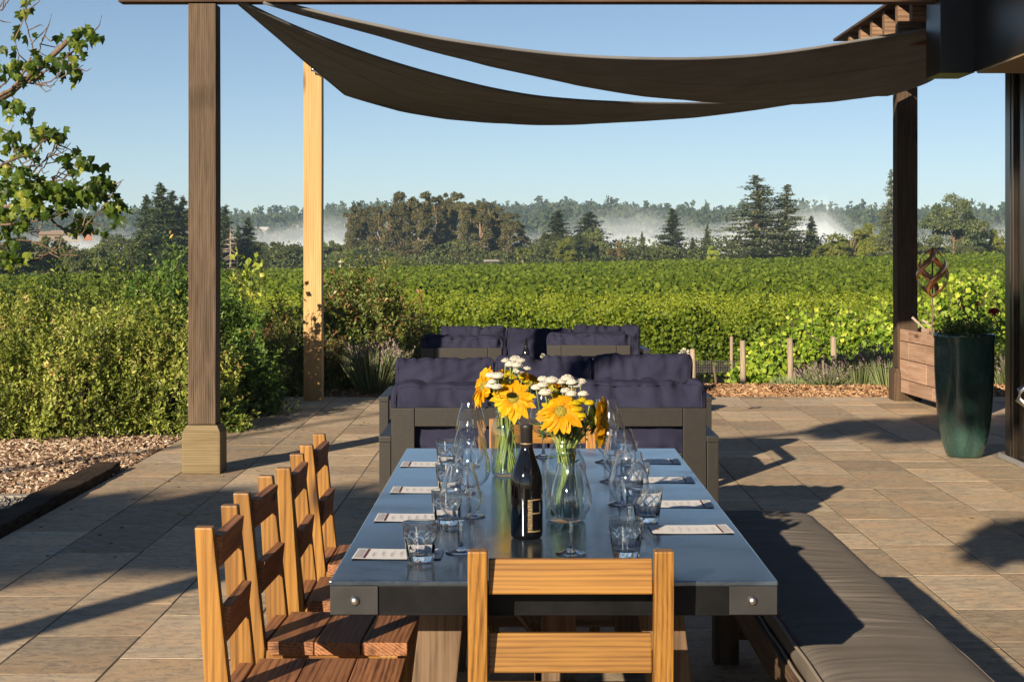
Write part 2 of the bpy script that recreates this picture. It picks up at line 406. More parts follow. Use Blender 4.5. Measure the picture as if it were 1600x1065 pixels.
# ------------------------------------------------------------------ leaf scatter helpers
def leaves(P, D, N, L, W, fold=.15):
    """rhombic leaves: P base, D direction, N approx normal. returns V,F"""
    D = D / (np.linalg.norm(D, axis=1, keepdims=True) + 1e-9); S = np.cross(D, N); S /= (np.linalg.norm(S, axis=1, keepdims=True) + 1e-9); N2 = np.cross(S, D)
    L = L[:, None]; W = W[:, None]
    V = np.stack([P, P + D * L * .5 + S * W * .5 + N2 * W * fold, P + D * L, P + D * L * .5 - S * W * .5 + N2 * W * fold], 1)
    F = np.arange(len(P) * 4).reshape(-1, 4)
    return V.reshape(-1, 3), F
def rvec(g, n):
    v = g.normal(size=(n, 3)); return v / np.linalg.norm(v, axis=1, keepdims=True)
def twigs_mesh(name, segs, mat, parent, n=4):
    bm = bmesh.new()
    for pts, rad in segs: add_tube(bm, pts, rad, n, cap=False)
    return bmo(name, bm, mat, parent, smooth=True)

def shrub_proto(name, w, dpt, h, ntw, per, leafL, leafW, mat, seed, tw_len=.16, up=.7, rough=.28, label='', cat='shrub', group=None, low=.0, tintbias=0.0):
    """dome of upright twigs carrying leaves. origin at the base"""
    g = np.random.default_rng(seed)
    root = thing(name, label, cat, group=group)
    th = g.uniform(0, 2 * np.pi, ntw); u = g.random(ntw); ph = np.arccos(1 - u * (1 - low))
    rr = g.uniform(.55, 1.0, ntw) ** .5
    dirs = np.stack([np.sin(ph) * np.cos(th), np.sin(ph) * np.sin(th), np.cos(ph)], 1)
    lump = np.array([1 + rough * noise.noise(Vector(d * 2.3) + Vector((seed, 0, 0))) + rough * .6 * noise.noise(Vector(d * 5.5) + Vector((0, seed, 0))) for d in dirs])
    rr = rr * np.where(g.random(ntw) < .07, g.uniform(1.04, 1.2, ntw), 1.0)
    tip = dirs * np.array([w / 2, dpt / 2, h]) * (rr * lump)[:, None]
    tip[:, 2] = np.maximum(tip[:, 2], .05)
    tdir = dirs * (1 - up) + np.array([0, 0, 1]) * up + g.normal(0, .25, (ntw, 3)); tdir /= np.linalg.norm(tdir, axis=1, keepdims=True)
    ti = np.repeat(np.arange(ntw), per); n = len(ti); f = g.random(n)
    tl = tw_len * g.uniform(.6, 1.4, ntw)
    P = tip[ti] + tdir[ti] * (tl[ti] * (f - .5))[:, None]
    a = g.uniform(0, 2 * np.pi, n); s1 = np.cross(tdir[ti], [0.3, .2, .9]); s1 /= np.linalg.norm(s1, axis=1, keepdims=True); s2 = np.cross(tdir[ti], s1)
    D = s1 * np.cos(a)[:, None] + s2 * np.sin(a)[:, None] + tdir[ti] * g.uniform(.3, 1.3, n)[:, None]
    N = tdir[ti] + rvec(g, n) * .5
    Ls = leafL * g.uniform(.45, 1.45, n) * g.uniform(.75, 1.25, ntw)[ti]; V, F = leaves(P, D, N, Ls, Ls * leafW)
    pt = np.array([noise.noise(Vector(q * 2.6) + Vector((seed, 3, 0))) for q in tip]); tn = np.clip(g.random(ntw)[ti] * .45 + g.random(n) * .5 + (f - .5) * .25 + pt[ti] * .35 + tintbias, 0, 1)
    pydata('foliage', V, F, mat, root, tint=np.repeat(tn, 4))
    segs = []
    for k in range(min(ntw // 12, 90)):
        q = Vector(tip[k * 7 % ntw]); b = Vector((q.x * .15, q.y * .15, 0)); m = b.lerp(q, .55) + Vector(g.normal(0, .04, 3))
        segs.append(([b, m, q], [.012, .007, .003]))
    twigs_mesh('stems', segs, M['twig'], root)
    return root
L_manz = leafmat('manzanita_leaf', [(0, (0.0725, 0.0989, 0.0166)), (.3, (0.157, 0.21, 0.0331)), (.6, (0.302, 0.359, 0.0608)), (.82, (0.459, 0.495, 0.111)), (.93, (0.434, 0.248, 0.0994)), (1, (0.627, 0.594, 0.188))], .2, .45, .4)
L_dark = leafmat('dark_shrub_leaf', [(0, (0.0263, 0.0492, 0.0127)), (.4, (0.0727, 0.116, 0.0255)), (.75, (0.172, 0.233, 0.0447)), (1, (0.396, 0.428, 0.0894))], .2, .45, .35)
L_rock = leafmat('rockrose_leaf', [(0, (0.041, 0.0786, 0.0208)), (.4, (0.0819, 0.165, 0.0325)), (.75, (0.177, 0.286, 0.052)), (.97, (0.355, 0.458, 0.104)), (1, (0.819, 0.501, 0.13))], .25, .42, .4)
L_red = leafmat('reddish_shrub_leaf', [(0, (0.0518, 0.0709, 0.0218)), (.35, (0.114, 0.167, 0.0383)), (.6, (0.207, 0.258, 0.0601)), (.78, (0.279, 0.155, 0.0655)), (.9, (0.342, 0.115, 0.0655)), (1, (0.455, 0.515, 0.218))], .22, .42, .4)
L_lime = leafmat('lime_leaf', [(0, (.16, .23, .03)), (.6, (.35, .45, .06)), (1, (.58, .60, .12))], .35, .4, .4)
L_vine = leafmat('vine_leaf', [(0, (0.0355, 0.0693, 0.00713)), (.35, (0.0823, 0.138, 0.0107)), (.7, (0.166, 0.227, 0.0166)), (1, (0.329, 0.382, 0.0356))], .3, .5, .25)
L_vfar = leafmat('far_vine_leaf', [(0, (0.0311, 0.057, 0.00655)), (.35, (0.0623, 0.108, 0.00983)), (.7, (0.119, 0.171, 0.0142)), (1, (0.199, 0.253, 0.0273))], .2, .6, .15)
L_lav = leafmat('lavender_leaf', [(0, (.10, .14, .06)), (.5, (.24, .30, .13)), (1, (.44, .48, .26))], .2, .6, .2)
L_lavf = leafmat('lavender_spike', [(0, (.17, .12, .12)), (.5, (.27, .21, .21)), (1, (.40, .34, .30))], .1, .8, .1)

mz1 = shrub_proto('low_shrub', 1.5, 1.3, .86, 2500, 9, .034, .5, L_manz, 21, .17, .72, .5, 'low olive-green shrub at the left edge of the picture behind the bark mulch', group='low grey-green shrubs in the left bed')
mz2 = shrub_proto('low_shrub', 1.5, 1.3, .95, 2500, 9, .034, .5, L_manz, 22, .17, .72, .5, 'low olive-green shrub second from the left behind the bark mulch', group='low grey-green shrubs in the left bed')
def put(o, x, y, z=-.03, rz=0, s=1.0):
    o.location = (x, y, z); o.rotation_euler = (0, 0, rz); o.scale = (s, s, s) if not hasattr(s, '__len__') else s; return o
def pxy(px, d): return (px - PX0) / FPX * d
put(mz1, pxy(-10, 13.7), 13.75); put(mz2, pxy(130, 13.9), 13.95, rz=1)
for (px, d, rz, s, lb) in ((250, 14.35, 2.2, .98, 'low olive-green shrub third from the left, ending beside the weathered front post'),
                           (60, 14.9, 3.1, 1.12, 'low olive-green shrub in the second row behind the leftmost one'),
                           (190, 15.1, 4.4, 1.15, 'low olive-green shrub in the second row, left of the weathered post'),
                           (-60, 15.4, 5.1, 1.2, 'low olive-green shrub in the second row, cut by the left picture edge')):
    c = copy_tree(mz1 if int(px) % 20 else mz2, label=lb); put(c, pxy(px, d), d, rz=rz, s=s)
dk1 = shrub_proto('tall_shrub', 2.1, 1.8, 1.55, 3000, 9, .05, .42, L_dark, 31, .4, .6, .75, 'tall dark green shrub with long shoots, behind the low shrubs at far left', group='tall dark shrubs in the left bed')
put(dk1, pxy(45, 18.6), 18.6, rz=.5, s=.74)
for (px, d, rz, s, lb) in ((165, 18.2, 2.0, .84, 'tall dark green shrub with the highest shoots, left of the weathered post'), (262, 17.6, 3.6, .72, 'tall dark green shrub just left of the weathered post'),
                           (-60, 17.6, 1.2, .72, 'dark green shrub at the left picture edge under the leafy branches'), (330, 19.5, 5, .6, 'dark green shrub seen just right of the weathered post')):
    put(copy_tree(dk1, label=lb), pxy(px, d), d, rz=rz, s=s)
rk = shrub_proto('green_shrub', 1.25, 1.2, 1.2, 3000, 9, .04, .46, L_rock, 41, .16, .5, .35, 'dense bright green shrub spilling onto the paving right of the weathered post', group='dense green shrubs beside the weathered post')
put(rk, pxy(345, 15.5), 15.6, s=.9)
put(copy_tree(rk, label='dense bright green shrub directly left of the weathered post'), pxy(255, 15.8), 15.9, rz=2, s=1.05)
put(copy_tree(rk, label='low green tuft creeping onto the paving edge at the foot of the weathered post'), pxy(325, 14.1), 14.2, rz=4, s=(.55, .45, .3))
rd = shrub_proto('reddish_shrub', 1.5, 1.3, 1.15, 2600, 9, .042, .48, L_red, 51, .2, .6, .38, 'olive and red leaved shrub behind the pale new post', group='reddish shrubs at the back of the paving')
put(rd, pxy(455, 18.5), 18.6, s=.78)
put(copy_tree(rd, label='tallest olive and red leaved shrub, just right of the pale new post'), pxy(560, 19.2), 19.3, rz=2, s=1.1)
put(copy_tree(rd, label='olive and red leaved shrub nearest the lavender and the navy sofas'), pxy(632, 19.4), 19.5, rz=4, s=.72)
put(copy_tree(rd, label='olive and red leaved shrub between the weathered post and the pale new post'), pxy(415, 17.7), 17.8, rz=3.3, s=.62)
# shrub with lime shoots
def lime():
    g = np.random.default_rng(61); root = thing('lime_shoots', 'tall thin plant with rounded lime-green leaves rising right of the weathered post', 'plant', (0, 0, 0))
    segs = []; P = []; 
    base = Vector((pxy(345, 16.4), 16.4, 0))
    for (px, py) in ((372, 398), (385, 405), (402, 403), (410, 412), (396, 430), (378, 425), (365, 455), (390, 440), (412, 428), (352, 470), (385, 470)):
        tip = atd(px, py, 16.4 + g.uniform(-.3, .3)); m = base.lerp(tip, .6) + Vector((g.normal(0, .04), 0, -.05)); segs.append(([base, m, tip], [.008, .005, .002]))
        for k in range(15):
            q = tip.lerp(m, g.random() * .45) + Vector(g.normal(0, .035, 3)); P.append(q)
    P = np.array(P); n = len(P); D = rvec(g, n) + [0, 0, .4]; V, F = leaves(P, D, rvec(g, n), g.uniform(.05, .085, n), g.uniform(.045, .075, n))
    pydata('foliage', V, F, L_lime, root, tint=np.repeat(g.random(n), 4)); twigs_mesh('stems', segs, M['twig'], root)
lime()
def grass_clump(name, label, cat, loc, w, h, n, seed, flowers=0, group=None, mat=None):
    g = np.random.default_rng(seed); root = thing(name, label, cat, loc, group=group)
    th = g.uniform(0, 2 * np.pi, n); r0 = g.random(n) * w * .18; sp = g.random(n) ** .7
    P = np.stack([r0 * np.cos(th), r0 * np.sin(th), np.zeros(n)], 1)
    D = np.stack([np.cos(th) * sp * w * .5 / h, np.sin(th) * sp * w * .5 / h, np.ones(n)], 1)
    L = h * g.uniform(.5, .95, n); Dn = D / np.linalg.norm(D, axis=1, keepdims=True)
    V, F = leaves(P, D, rvec(g, n), L, np.full(n, .011)); pydata('leaves', V, F, mat or L_lav, root, tint=np.repeat(g.random(n), 4))
    if flowers:
        k = g.choice(n, flowers, replace=False); P2 = P[k] + Dn[k] * (L[k] * .9)[:, None]
        m = 5; Pm = np.repeat(P2, m, 0) + np.repeat(Dn[k], m, 0) * (np.tile(np.arange(m), flowers) * .022)[:, None]
        V, F = leaves(Pm, np.repeat(Dn[k], m, 0) + g.normal(0, .35, (len(Pm), 3)), rvec(g, len(Pm)), np.full(len(Pm), .035), np.full(len(Pm), .018))
        pydata('flower_spikes', V, F, L_lavf, root, tint=np.repeat(g.random(len(Pm)), 4))['kind'] = 'stuff'
    return root
grass_clump('lavender', 'lavender clump with faded mauve spikes left of the navy sofas', 'lavender', (pxy(585, 18.2), 18.1, -.03), .85, .62, 1500, 71, 190)
for i, (px, d, w, h, fl, lb) in enumerate(((1235, 18.6, .8, .22, 0, 'lowest spiky grey-green clump in front of the vineyard stakes'), (1290, 18.5, .8, .32, 105, 'low spiky grey-green clump between the third and fourth stakes'),
                                   (1345, 18.6, .9, .5, 130, 'faded lavender clump in shade left of the right-hand post'), (1390, 18.4, .8, .55, 140, 'faded lavender clump in shade touching the right-hand post'), (1575, 18.6, .9, .5, 110, 'lavender clump glimpsed between the green pot and the metal wall'))):
    grass_clump('lavender', lb, 'lavender', (pxy(px, d), d, -.04), w, h, 900, 80 + i, fl)

# ------------------------------------------------------------------ vineyard
def vine_row_mesh(name, length, n, leaf, h, seed, mat, parent=None, shoots=40, loc=(0, 0, 0)):
    g = np.random.default_rng(seed)
    x = g.uniform(-length / 2, length / 2, n)
    top = h * (1 + .10 * np.sin(x * 1.9 + seed) + .07 * np.sin(x * 4.7)) 
    u = g.random(n); z = .46 * h + (top - .46 * h) * u ** .8; wd = .34 * np.sqrt(np.clip(1 - ((z / top - .62) / .55) ** 2, .05, 1))
    y = g.uniform(-1, 1, n) * wd * (1 + .3 * np.sin(x * 3.1))
    hang = g.random(n) < .035; z[hang] = g.uniform(.15, .5, hang.sum()) * h
    P = np.stack([x, y, z], 1); D = rvec(g, n) + [0, -.3, -.3]; N = rvec(g, n) * .7 + [0, -.8, .7]
    Ls = leaf * g.uniform(.6, 1.2, n)
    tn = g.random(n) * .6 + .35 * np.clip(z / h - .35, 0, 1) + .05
    if shoots:
        sx = g.uniform(-length / 2, length / 2, shoots); k = 9; X2 = np.repeat(sx, k) + g.normal(0, .05, shoots * k)
        Z2 = np.repeat(h * g.uniform(.9, 1.05, shoots), k) + np.tile(np.arange(k) * .045, shoots); Y2 = g.normal(0, .12, shoots).repeat(k)
        P = np.concatenate([P, np.stack([X2, Y2, Z2], 1)]); D = np.concatenate([D, rvec(g, len(X2))]); N = np.concatenate([N, rvec(g, len(X2)) + [0, -.8, .5]])
        Ls = np.concatenate([Ls, leaf * g.uniform(.45, .8, len(X2))]); tn = np.concatenate([tn, .7 + .3 * g.random(len(X2))])
    V, F = leaves(P, D, N, Ls, Ls * .95, .1)
    return V, F, np.repeat(tn, 4)
def build_vines():
    r = random.Random(5); root = None
    words = 'nearest,second,third,fourth,fifth,sixth,seventh,eighth,ninth,tenth,eleventh,twelfth'.split(',')
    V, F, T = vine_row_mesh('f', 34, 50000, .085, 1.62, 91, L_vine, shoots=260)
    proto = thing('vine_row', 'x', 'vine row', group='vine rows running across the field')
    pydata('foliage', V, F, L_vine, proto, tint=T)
    TR = []
    for k in range(19):
        bm = bmesh.new(); x = -17 + k * 1.85; add_tube(bm, [(x, 0, 0), (x + r.uniform(-.05, .05), .02, .4), (x + r.uniform(-.08, .08), 0, .95)], [.035, .028, .022], 6)
        TR.append(bmo('vine_trunk', bm, M['bark'], None, True))
    y = 34.5
    for i in range(12):
        c = proto if i == 0 else copy_tree(proto)
        c['label'] = (words[i] + ' row of leafy green grapevines beyond the patio') if i else 'nearest row of leafy green grapevines, its trunks showing behind the wire fence'
        z = float(terr(0, y)); c.location = (r.uniform(-1.5, 1.5), y, z); c.rotation_euler = (0, 0, math.pi * (i % 2)); c.scale = (1 + i * .04, 1, r.uniform(.95, 1.06)); y += 2.4
    for t_ in TR: t_.parent = proto
    Vs = []; Fs = []; Ts = []; off = 0; g = np.random.default_rng(93)
    while y < 268:
        w = y * .64 + 10; leaf = .105 + y * .0010; n = int(w * (95 if y < 120 else 60))
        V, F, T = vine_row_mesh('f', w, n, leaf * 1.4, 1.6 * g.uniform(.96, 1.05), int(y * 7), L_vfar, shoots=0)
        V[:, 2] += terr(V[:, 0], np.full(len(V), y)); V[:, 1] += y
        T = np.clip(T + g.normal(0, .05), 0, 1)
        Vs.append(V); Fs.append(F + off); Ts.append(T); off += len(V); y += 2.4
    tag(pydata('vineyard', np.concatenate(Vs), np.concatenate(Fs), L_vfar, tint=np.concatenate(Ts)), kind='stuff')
    # bare ground under the far rows reads green: low cover crop
build_vines()
# nearer vines on the right with lime leaves (stand closer than the first row)
def near_vine(px, d, top_py, w, seed, label):
    z0 = float(terr(0, d)); h = H - (top_py - PY0) / FPX * d - z0
    g = np.random.default_rng(seed); root = thing('grapevine', label, 'grapevine', (pxy(px, d), d, z0), group='grapevines near the patio')
    nt = 46; P = []; segs = []
    for k in range(nt):
        a = g.uniform(-1, 1) * w / 2; b = g.normal(0, .18); top = h * g.uniform(.55, 1.0) * (1 - .25 * abs(a) / (w / 2))
        base = Vector((a * .5, b * .4, h * .5)); tip = Vector((a + g.normal(0, .12), b, top)); mid = base.lerp(tip, .5) + Vector((a * .3, 0, 0)); segs.append(([base, mid, tip], [.009, .006, .003]))
        for q in range(26):
            f = g.random(); p = (base.lerp(mid, f * 2) if f < .5 else mid.lerp(tip, f * 2 - 1)); P.append(p + Vector(g.normal(0, .06, 3)))
    P = np.array(P); n = len(P); L = g.uniform(.05, .115, n); V, F = leaves(P, rvec(g, n) + [0, 0, -.3], rvec(g, n) * .8 + [0, -.7, .6], L, L * .95, .12)
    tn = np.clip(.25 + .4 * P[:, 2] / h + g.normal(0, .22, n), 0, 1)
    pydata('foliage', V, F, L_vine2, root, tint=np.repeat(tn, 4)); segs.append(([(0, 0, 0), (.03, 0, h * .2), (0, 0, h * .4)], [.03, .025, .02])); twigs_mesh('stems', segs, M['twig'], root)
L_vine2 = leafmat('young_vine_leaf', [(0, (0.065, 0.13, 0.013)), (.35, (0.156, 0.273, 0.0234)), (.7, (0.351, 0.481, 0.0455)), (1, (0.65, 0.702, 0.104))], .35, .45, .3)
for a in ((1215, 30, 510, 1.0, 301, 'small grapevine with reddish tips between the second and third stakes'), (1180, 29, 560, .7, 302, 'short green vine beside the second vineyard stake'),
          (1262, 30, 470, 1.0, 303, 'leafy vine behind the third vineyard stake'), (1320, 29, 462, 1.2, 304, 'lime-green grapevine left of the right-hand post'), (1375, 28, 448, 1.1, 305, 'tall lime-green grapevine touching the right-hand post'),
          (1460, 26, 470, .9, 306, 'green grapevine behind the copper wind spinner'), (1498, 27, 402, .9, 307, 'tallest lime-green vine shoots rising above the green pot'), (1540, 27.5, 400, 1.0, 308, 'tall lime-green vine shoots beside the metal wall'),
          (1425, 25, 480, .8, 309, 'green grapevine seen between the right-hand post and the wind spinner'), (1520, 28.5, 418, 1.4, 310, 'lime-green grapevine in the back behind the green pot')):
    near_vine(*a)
# stakes with wire mesh
def stakes():
    words = ['leftmost', 'second', 'third', 'rightmost']
    for i, (px, d) in enumerate(((1082, 27), (1160, 26), (1234, 26), (1302, 25.5))):
        z0 = float(terr(0, d)); top = H - ((545, 532, 528, 526)[i] - PY0) / FPX * d; h = top - z0
        bm = bmesh.new(); add_tube(bm, [(0, 0, -.2), (.012, 0, h * .5), (0, 0, h)], [.048, .046, .043], 10)
        o = bmo('vineyard_stake', bm, M['stake'], None, True); o.location = (pxy(px, d), d, z0)
        tag(o, words[i] + ' of the four pale wooden stakes beyond the patio', 'stake', 'thick wooden stakes beyond the patio')
    for i, (px, d) in enumerate(((1143, 33), (1241, 33), (1286, 33))):
        z0 = float(terr(0, d)); bm = bmesh.new(); add_tube(bm, [(0, 0, -.2), (0, 0, 1.25)], .032, 8)
        o = bmo('trellis_post', bm, M['stake'], None, True); o.location = (pxy(px, d), d, z0)
        tag(o, 'thin trellis post in the first vine row, ' + ('leftmost of three', 'middle one of three', 'rightmost of three')[i], 'trellis post', 'thin posts of the first vine row')
    # wire mesh fence
    t = NT('fence_mesh'); t.set((.09, .08, .075), .8)
    root = thing('wire_fence', 'low dark netting fence running behind the vineyard stakes', 'fence', (0, 30.5, float(terr(0, 30.5))))
    bm = bmesh.new()
    for k in range(8): bar(bm, (2.2, 0, .50 + k * .028), (9.5, 0, .50 + k * .028), .006, .006, bev=0)
    for k in range(180): bar(bm, (2.2 + k * .04, 0.004, .49), (2.2 + k * .04, 0.004, .71), .006, .006, up=(0, 1, 0), bev=0)
    bmo('netting', bm, t.m, root)
    bm = bmesh.new()
    for x in (2.2, 4.0, 5.8, 7.6, 9.4): add_tube(bm, [(x, .03, -.1), (x, .03, .85)], .018, 6)
    bmo('posts', bm, M['stake'], root)
stakes()

def fallen():
    g = np.random.default_rng(404); n = 130; x = np.where(g.random(n) < .6, g.uniform(-2.7, -1.2, n), g.uniform(-2, 4, n)); y = g.uniform(8, 17.3, n); P = np.stack([x, y, np.full(n, .004)], 1)
    D = rvec(g, n) * [1, 1, .15]; V, F = leaves(P, D, np.tile([0, 0, 1.0], (n, 1)), g.uniform(.02, .045, n), g.uniform(.012, .025, n), .3)
    tag(pydata('fallen_leaves', V, F, leafmat('dry_leaf', [(0, (.12, .07, .03)), (.6, (.30, .19, .08)), (1, (.35, .33, .1))], .1, .8, .1), tint=np.repeat(g.random(n), 4)), kind='stuff')
fallen()
# ------------------------------------------------------------------ trees beyond the vineyard
def canopy(P0, n_per, rad, card, g, squash=1.0, upn=.4):
    """cards around blob centres P0 (k,3) with radii rad (k,)"""
    k = len(P0); i = np.repeat(np.arange(k), n_per); n = len(i)
    d = rvec(g, n); d[:, 2] = np.abs(d[:, 2]) * 1.2 - .35; r = rad[i] * g.uniform(.55, 1.05, n)
    P = P0[i] + d * r[:, None] * [1, 1, squash]
    L = card * g.uniform(.5, 1.3, n); V, F = leaves(P - d * (L / 2)[:, None], rvec(g, n), d + rvec(g, n) * .7 + [0, 0, upn], L, L * g.uniform(.5, .9, n), .2)
    tn = np.clip(.25 + .3 * g.random(k)[i] + .45 * g.random(n), 0, 1)
    return V, F, np.repeat(tn, 4)
def tree_root(name, label, cat, V, F, T, mat, segs, barkm):
    root = thing(name, label, cat); pydata('crown', V, F, mat, root, tint=T); twigs_mesh('trunk', segs, barkm, root, 6); return root
def E(*a): return [(p, tuple(c)) for p, c in a]
L_euc = leafmat('eucalyptus_crown', E((0, (.04, .047, .022)), (.4, (.095, .10, .044)), (.75, (.165, .155, .068)), (1, (.27, .205, .105))), .15, .7, .1, thing_var=.2)
L_oak = leafmat('broadleaf_crown', E((0, (.03, .042, .017)), (.5, (.075, .098, .035)), (1, (.18, .20, .07))), .15, .7, .1, thing_var=.35)
L_fir = leafmat('conifer_crown', E((0, (0.0255, 0.0476, 0.0238)), (.5, (0.068, 0.0986, 0.0442)), (1, (0.204, 0.221, 0.0935))), .1, .7, .1, thing_var=.2)
L_ced = leafmat('cedar_crown', E((0, (0.03, 0.0525, 0.027)), (.5, (0.0825, 0.112, 0.054)), (1, (0.24, 0.255, 0.12))), .1, .7, .1)
L_yel = leafmat('yellow_green_crown', E((0, (.05, .07, .012)), (.5, (.13, .16, .03)), (1, (.28, .29, .05))), .2, .7, .1)
L_rus = leafmat('rusty_crown', E((0, (.06, .04, .02)), (.5, (.14, .09, .04)), (1, (.24, .16, .07))), .1, .7, .1)
def euc_proto(seed):
    g = np.random.default_rng(seed); h = 18.; C = []; r = []
    segs = [([(0, 0, 0), (g.normal(0, .3), 0, 8), (g.normal(0, .5), 0, 15)], [.3, .24, .12])]
    for k in range(44):
        z = g.uniform(.05, 1) * h; sp = 2.3 * (1 - .85 * max(0, z / h - .45)); a = g.uniform(0, 6.28); q = g.random() ** .75 * sp
        C.append((q * math.cos(a), q * math.sin(a), z)); r.append(g.uniform(.7, 1.5) * (1.2 - .5 * z / h))
        if k % 3 == 0: segs.append(([(0, 0, z * .72), (C[-1][0] * .5, C[-1][1] * .5, z * .85), C[-1]], [.18, .12, .05]))
    V, F, T = canopy(np.array(C), 250, np.array(r), .40, g, 1.7)
    return tree_root('eucalyptus', 'x', 'eucalyptus', V, F, T, L_euc, segs, M['bark_far'])
def oak_proto(seed, mat, name='broadleaf_tree', h=8., w=9., k=26, card=.6, barkm=None):
    g = np.random.default_rng(seed); C = []; r = []
    for i in range(k):
        a = g.uniform(0, 6.28); q = g.random() ** .5 * w * .40; z = h * (.22 + .62 * g.random() * (1 - (q / (w * .6)) ** 2)); C.append((q * math.cos(a), q * math.sin(a), z)); r.append(g.uniform(.1, .2) * w)
    V, F, T = canopy(np.array(C), 300, np.array(r), card * .72, g, .85)
    segs = [([(0, 0, 0), (.1, 0, h * .3), (0, 0, h * .6)], [.35, .3, .15])] + [([(0, 0, h * .25), tuple(np.array(c) * [.5, .5, .8]), c], [.16, .1, .04]) for c in C[:6]]
    return tree_root(name, 'x', 'tree', V, F, T, mat, segs, barkm or M['bark'])
def fir_proto(seed, h, w, mat, name='conifer', layers=26, flat=.25, tip=.12, gap=0., card=.55, cat='conifer', bare=.08):
    g = np.random.default_rng(seed); P = []; N = []; L = []; segs = [([(0, 0, 0), (0, 0, h * .5), (0, 0, h * .98)], [w * .045, w * .03, .05])]
    for i in range(layers):
        f = i / (layers - 1); z = h * (bare + (1 - bare) * f); rr = w / 2 * ((1 - f) ** .75 * (1 - tip) + tip * .4) * g.uniform(.75, 1.15)
        nb = int(7 + 5 * (1 - f))
        for b in range(nb):
            if g.random() < gap: continue
            a = g.uniform(0, 6.28); R_ = rr * g.uniform(.6, 1.15); m = int(R_ * 20 / card * .55) + 8
            t = g.random(m) ** .7; zz = z + h * .02 * g.normal() + t * R_ * g.uniform(-.25, .25) * (1 if flat > .2 else .3)
            sp = .17 + .16 * t
            P.append(np.stack([np.cos(a) * t * R_ + g.normal(0, 1, m) * sp * R_ * .6, np.sin(a) * t * R_ + g.normal(0, 1, m) * sp * R_ * .6, zz + g.normal(0, .12 if flat <= .2 else .3, m) * card], 1))
            if b % 3 == 0: segs.append(([(0, 0, z), (math.cos(a) * R_ * .9, math.sin(a) * R_ * .9, float(np.mean(zz)))], [w * .008, .03]))
    P = np.concatenate(P); n = len(P); Ls = card * g.uniform(.5, 1.3, n)
    D = rvec(g, n) * [1, 1, .3 + flat]; V, F = leaves(P, D, rvec(g, n) * (.3 + flat * 2) + [0, 0, 1], Ls, Ls * .6, .15)
    T = np.clip(g.random(n) * .7 + .3 * g.random(), 0, 1)
    return tree_root(name, 'x', cat, V, F, np.repeat(T, 4), mat, segs, M['bark'])
def settree(o, px, top, base, d, htrue, wpx=None, wtrue=None, label='', group=None, rz=None, cat=None):
    x = pxy(px, d); zb = float(terr(x, d)); zt = H - (top - PY0) / FPX * d
    s = (zt - zb) / htrue; sx = s if wpx is None else (wpx / FPX * d) / wtrue
    o.location = (x, d, zb - .2); o.scale = (sx, sx, s); o.rotation_euler = (0, 0, rnd.uniform(0, 6.28) if rz is None else rz)
    o['label'] = label
    if group: o['group'] = group
    if cat: o['category'] = cat
    return o
ORD = 'first,second,third,fourth,fifth,sixth,seventh,eighth,ninth,tenth,eleventh,twelfth,thirteenth,fourteenth,fifteenth,sixteenth,seventeenth,eighteenth,nineteenth,twentieth,twenty-first,twenty-second,twenty-third,twenty-fourth,twenty-fifth,twenty-sixth,twenty-seventh,twenty-eighth,twenty-ninth,thirtieth,thirty-first,thirty-second,thirty-third,thirty-fourth,thirty-fifth,thirty-sixth,thirty-seventh,thirty-eighth,thirty-ninth,fortieth'.split(',')
used = set()
def inst(proto):
    if proto.name not in used: used.add(proto.name); return proto
    return copy_tree(proto)
EU = [euc_proto(401), euc_proto(402), euc_proto(403)]
for i, (px, top) in enumerate(((548, 330), (562, 312), (577, 322), (592, 320), (608, 314), (625, 299), (640, 308), (654, 302), (668, 299), (682, 305), (696, 296), (711, 300), (724, 312), (738, 308), (752, 316), (768, 314), (784, 320), (798, 332), (812, 346))):
    settree(inst(EU[i % 3]), px, top, 412, 425 + rnd.uniform(-18, 18), 19.0, 44, 5.6, ORD[i] + ' tall rust-green eucalyptus from the left in the grove left of centre', 'tall eucalyptus trees of the grove')
OK_ = [oak_proto(411, L_oak), oak_proto(412, L_oak), oak_proto(413, L_yel, 'yellow_green_tree'), oak_proto(414, L_rus, 'rusty_tree')]
oi = 0
line = [(350, 388, 60), (385, 372, 46), (408, 366, 50), (436, 368, 52), (462, 372, 50), (515, 366, 50), (538, 372, 46), (560, 378, 44), (583, 390, 38), (606, 386, 44), (626, 392, 40), (652, 384, 52), (680, 392, 44), (706, 394, 40), (730, 390, 46), (757, 392, 44), (783, 384, 46), (803, 378, 42), (835, 372, 52), (858, 352, 48), (898, 356, 56), (925, 344, 50), (948, 376, 48), (990, 380, 40), (1015, 378, 46), (1040, 374, 50), (1072, 384, 56), (1094, 380, 46), (1130, 392, 50), (1150, 388, 44), (1215, 392, 52), (1248, 388, 44), (1275, 378, 46), (1455, 378, 60), (1515, 378, 56), (1430, 372, 50), (1400, 372, 60)]
for i, (px, top, w) in enumerate(line):
    settree(inst(OK_[i % 2]), px, top, 412, 405 + rnd.uniform(-12, 25) - (40 if px > 1380 else 0), 8.0, w * 1.1, 9.0, ORD[i] + ' dark round tree from the left in the belt along the vineyard\'s far edge', 'dark broadleaf trees along the far edge of the vineyard')
for (px, top, w, lb) in ((1330, 352, 90, 'broad yellow-green tree left of the right-hand post, beyond the vineyard'), (1368, 342, 70, 'taller yellow-green tree directly left of the right-hand post'), (1293, 374, 56, 'low yellow-green tree right of the tall cedars'),
                         (886, 366, 44, 'yellowish rounded tree right of the palm'), (1548, 352, 50, 'yellow-green tree beside the metal wall'), (905, 402, 60, 'low golden bush at the vineyard edge right of the palm'), (620, 398, 50, 'low light green bush under the eucalyptus grove'), (1540, 380, 46, 'low yellow-green tree beside the metal wall')):
    settree(inst(OK_[2]), px, top, 408, 372 + rnd.uniform(-8, 8), 8.0, w, 9.0, lb)
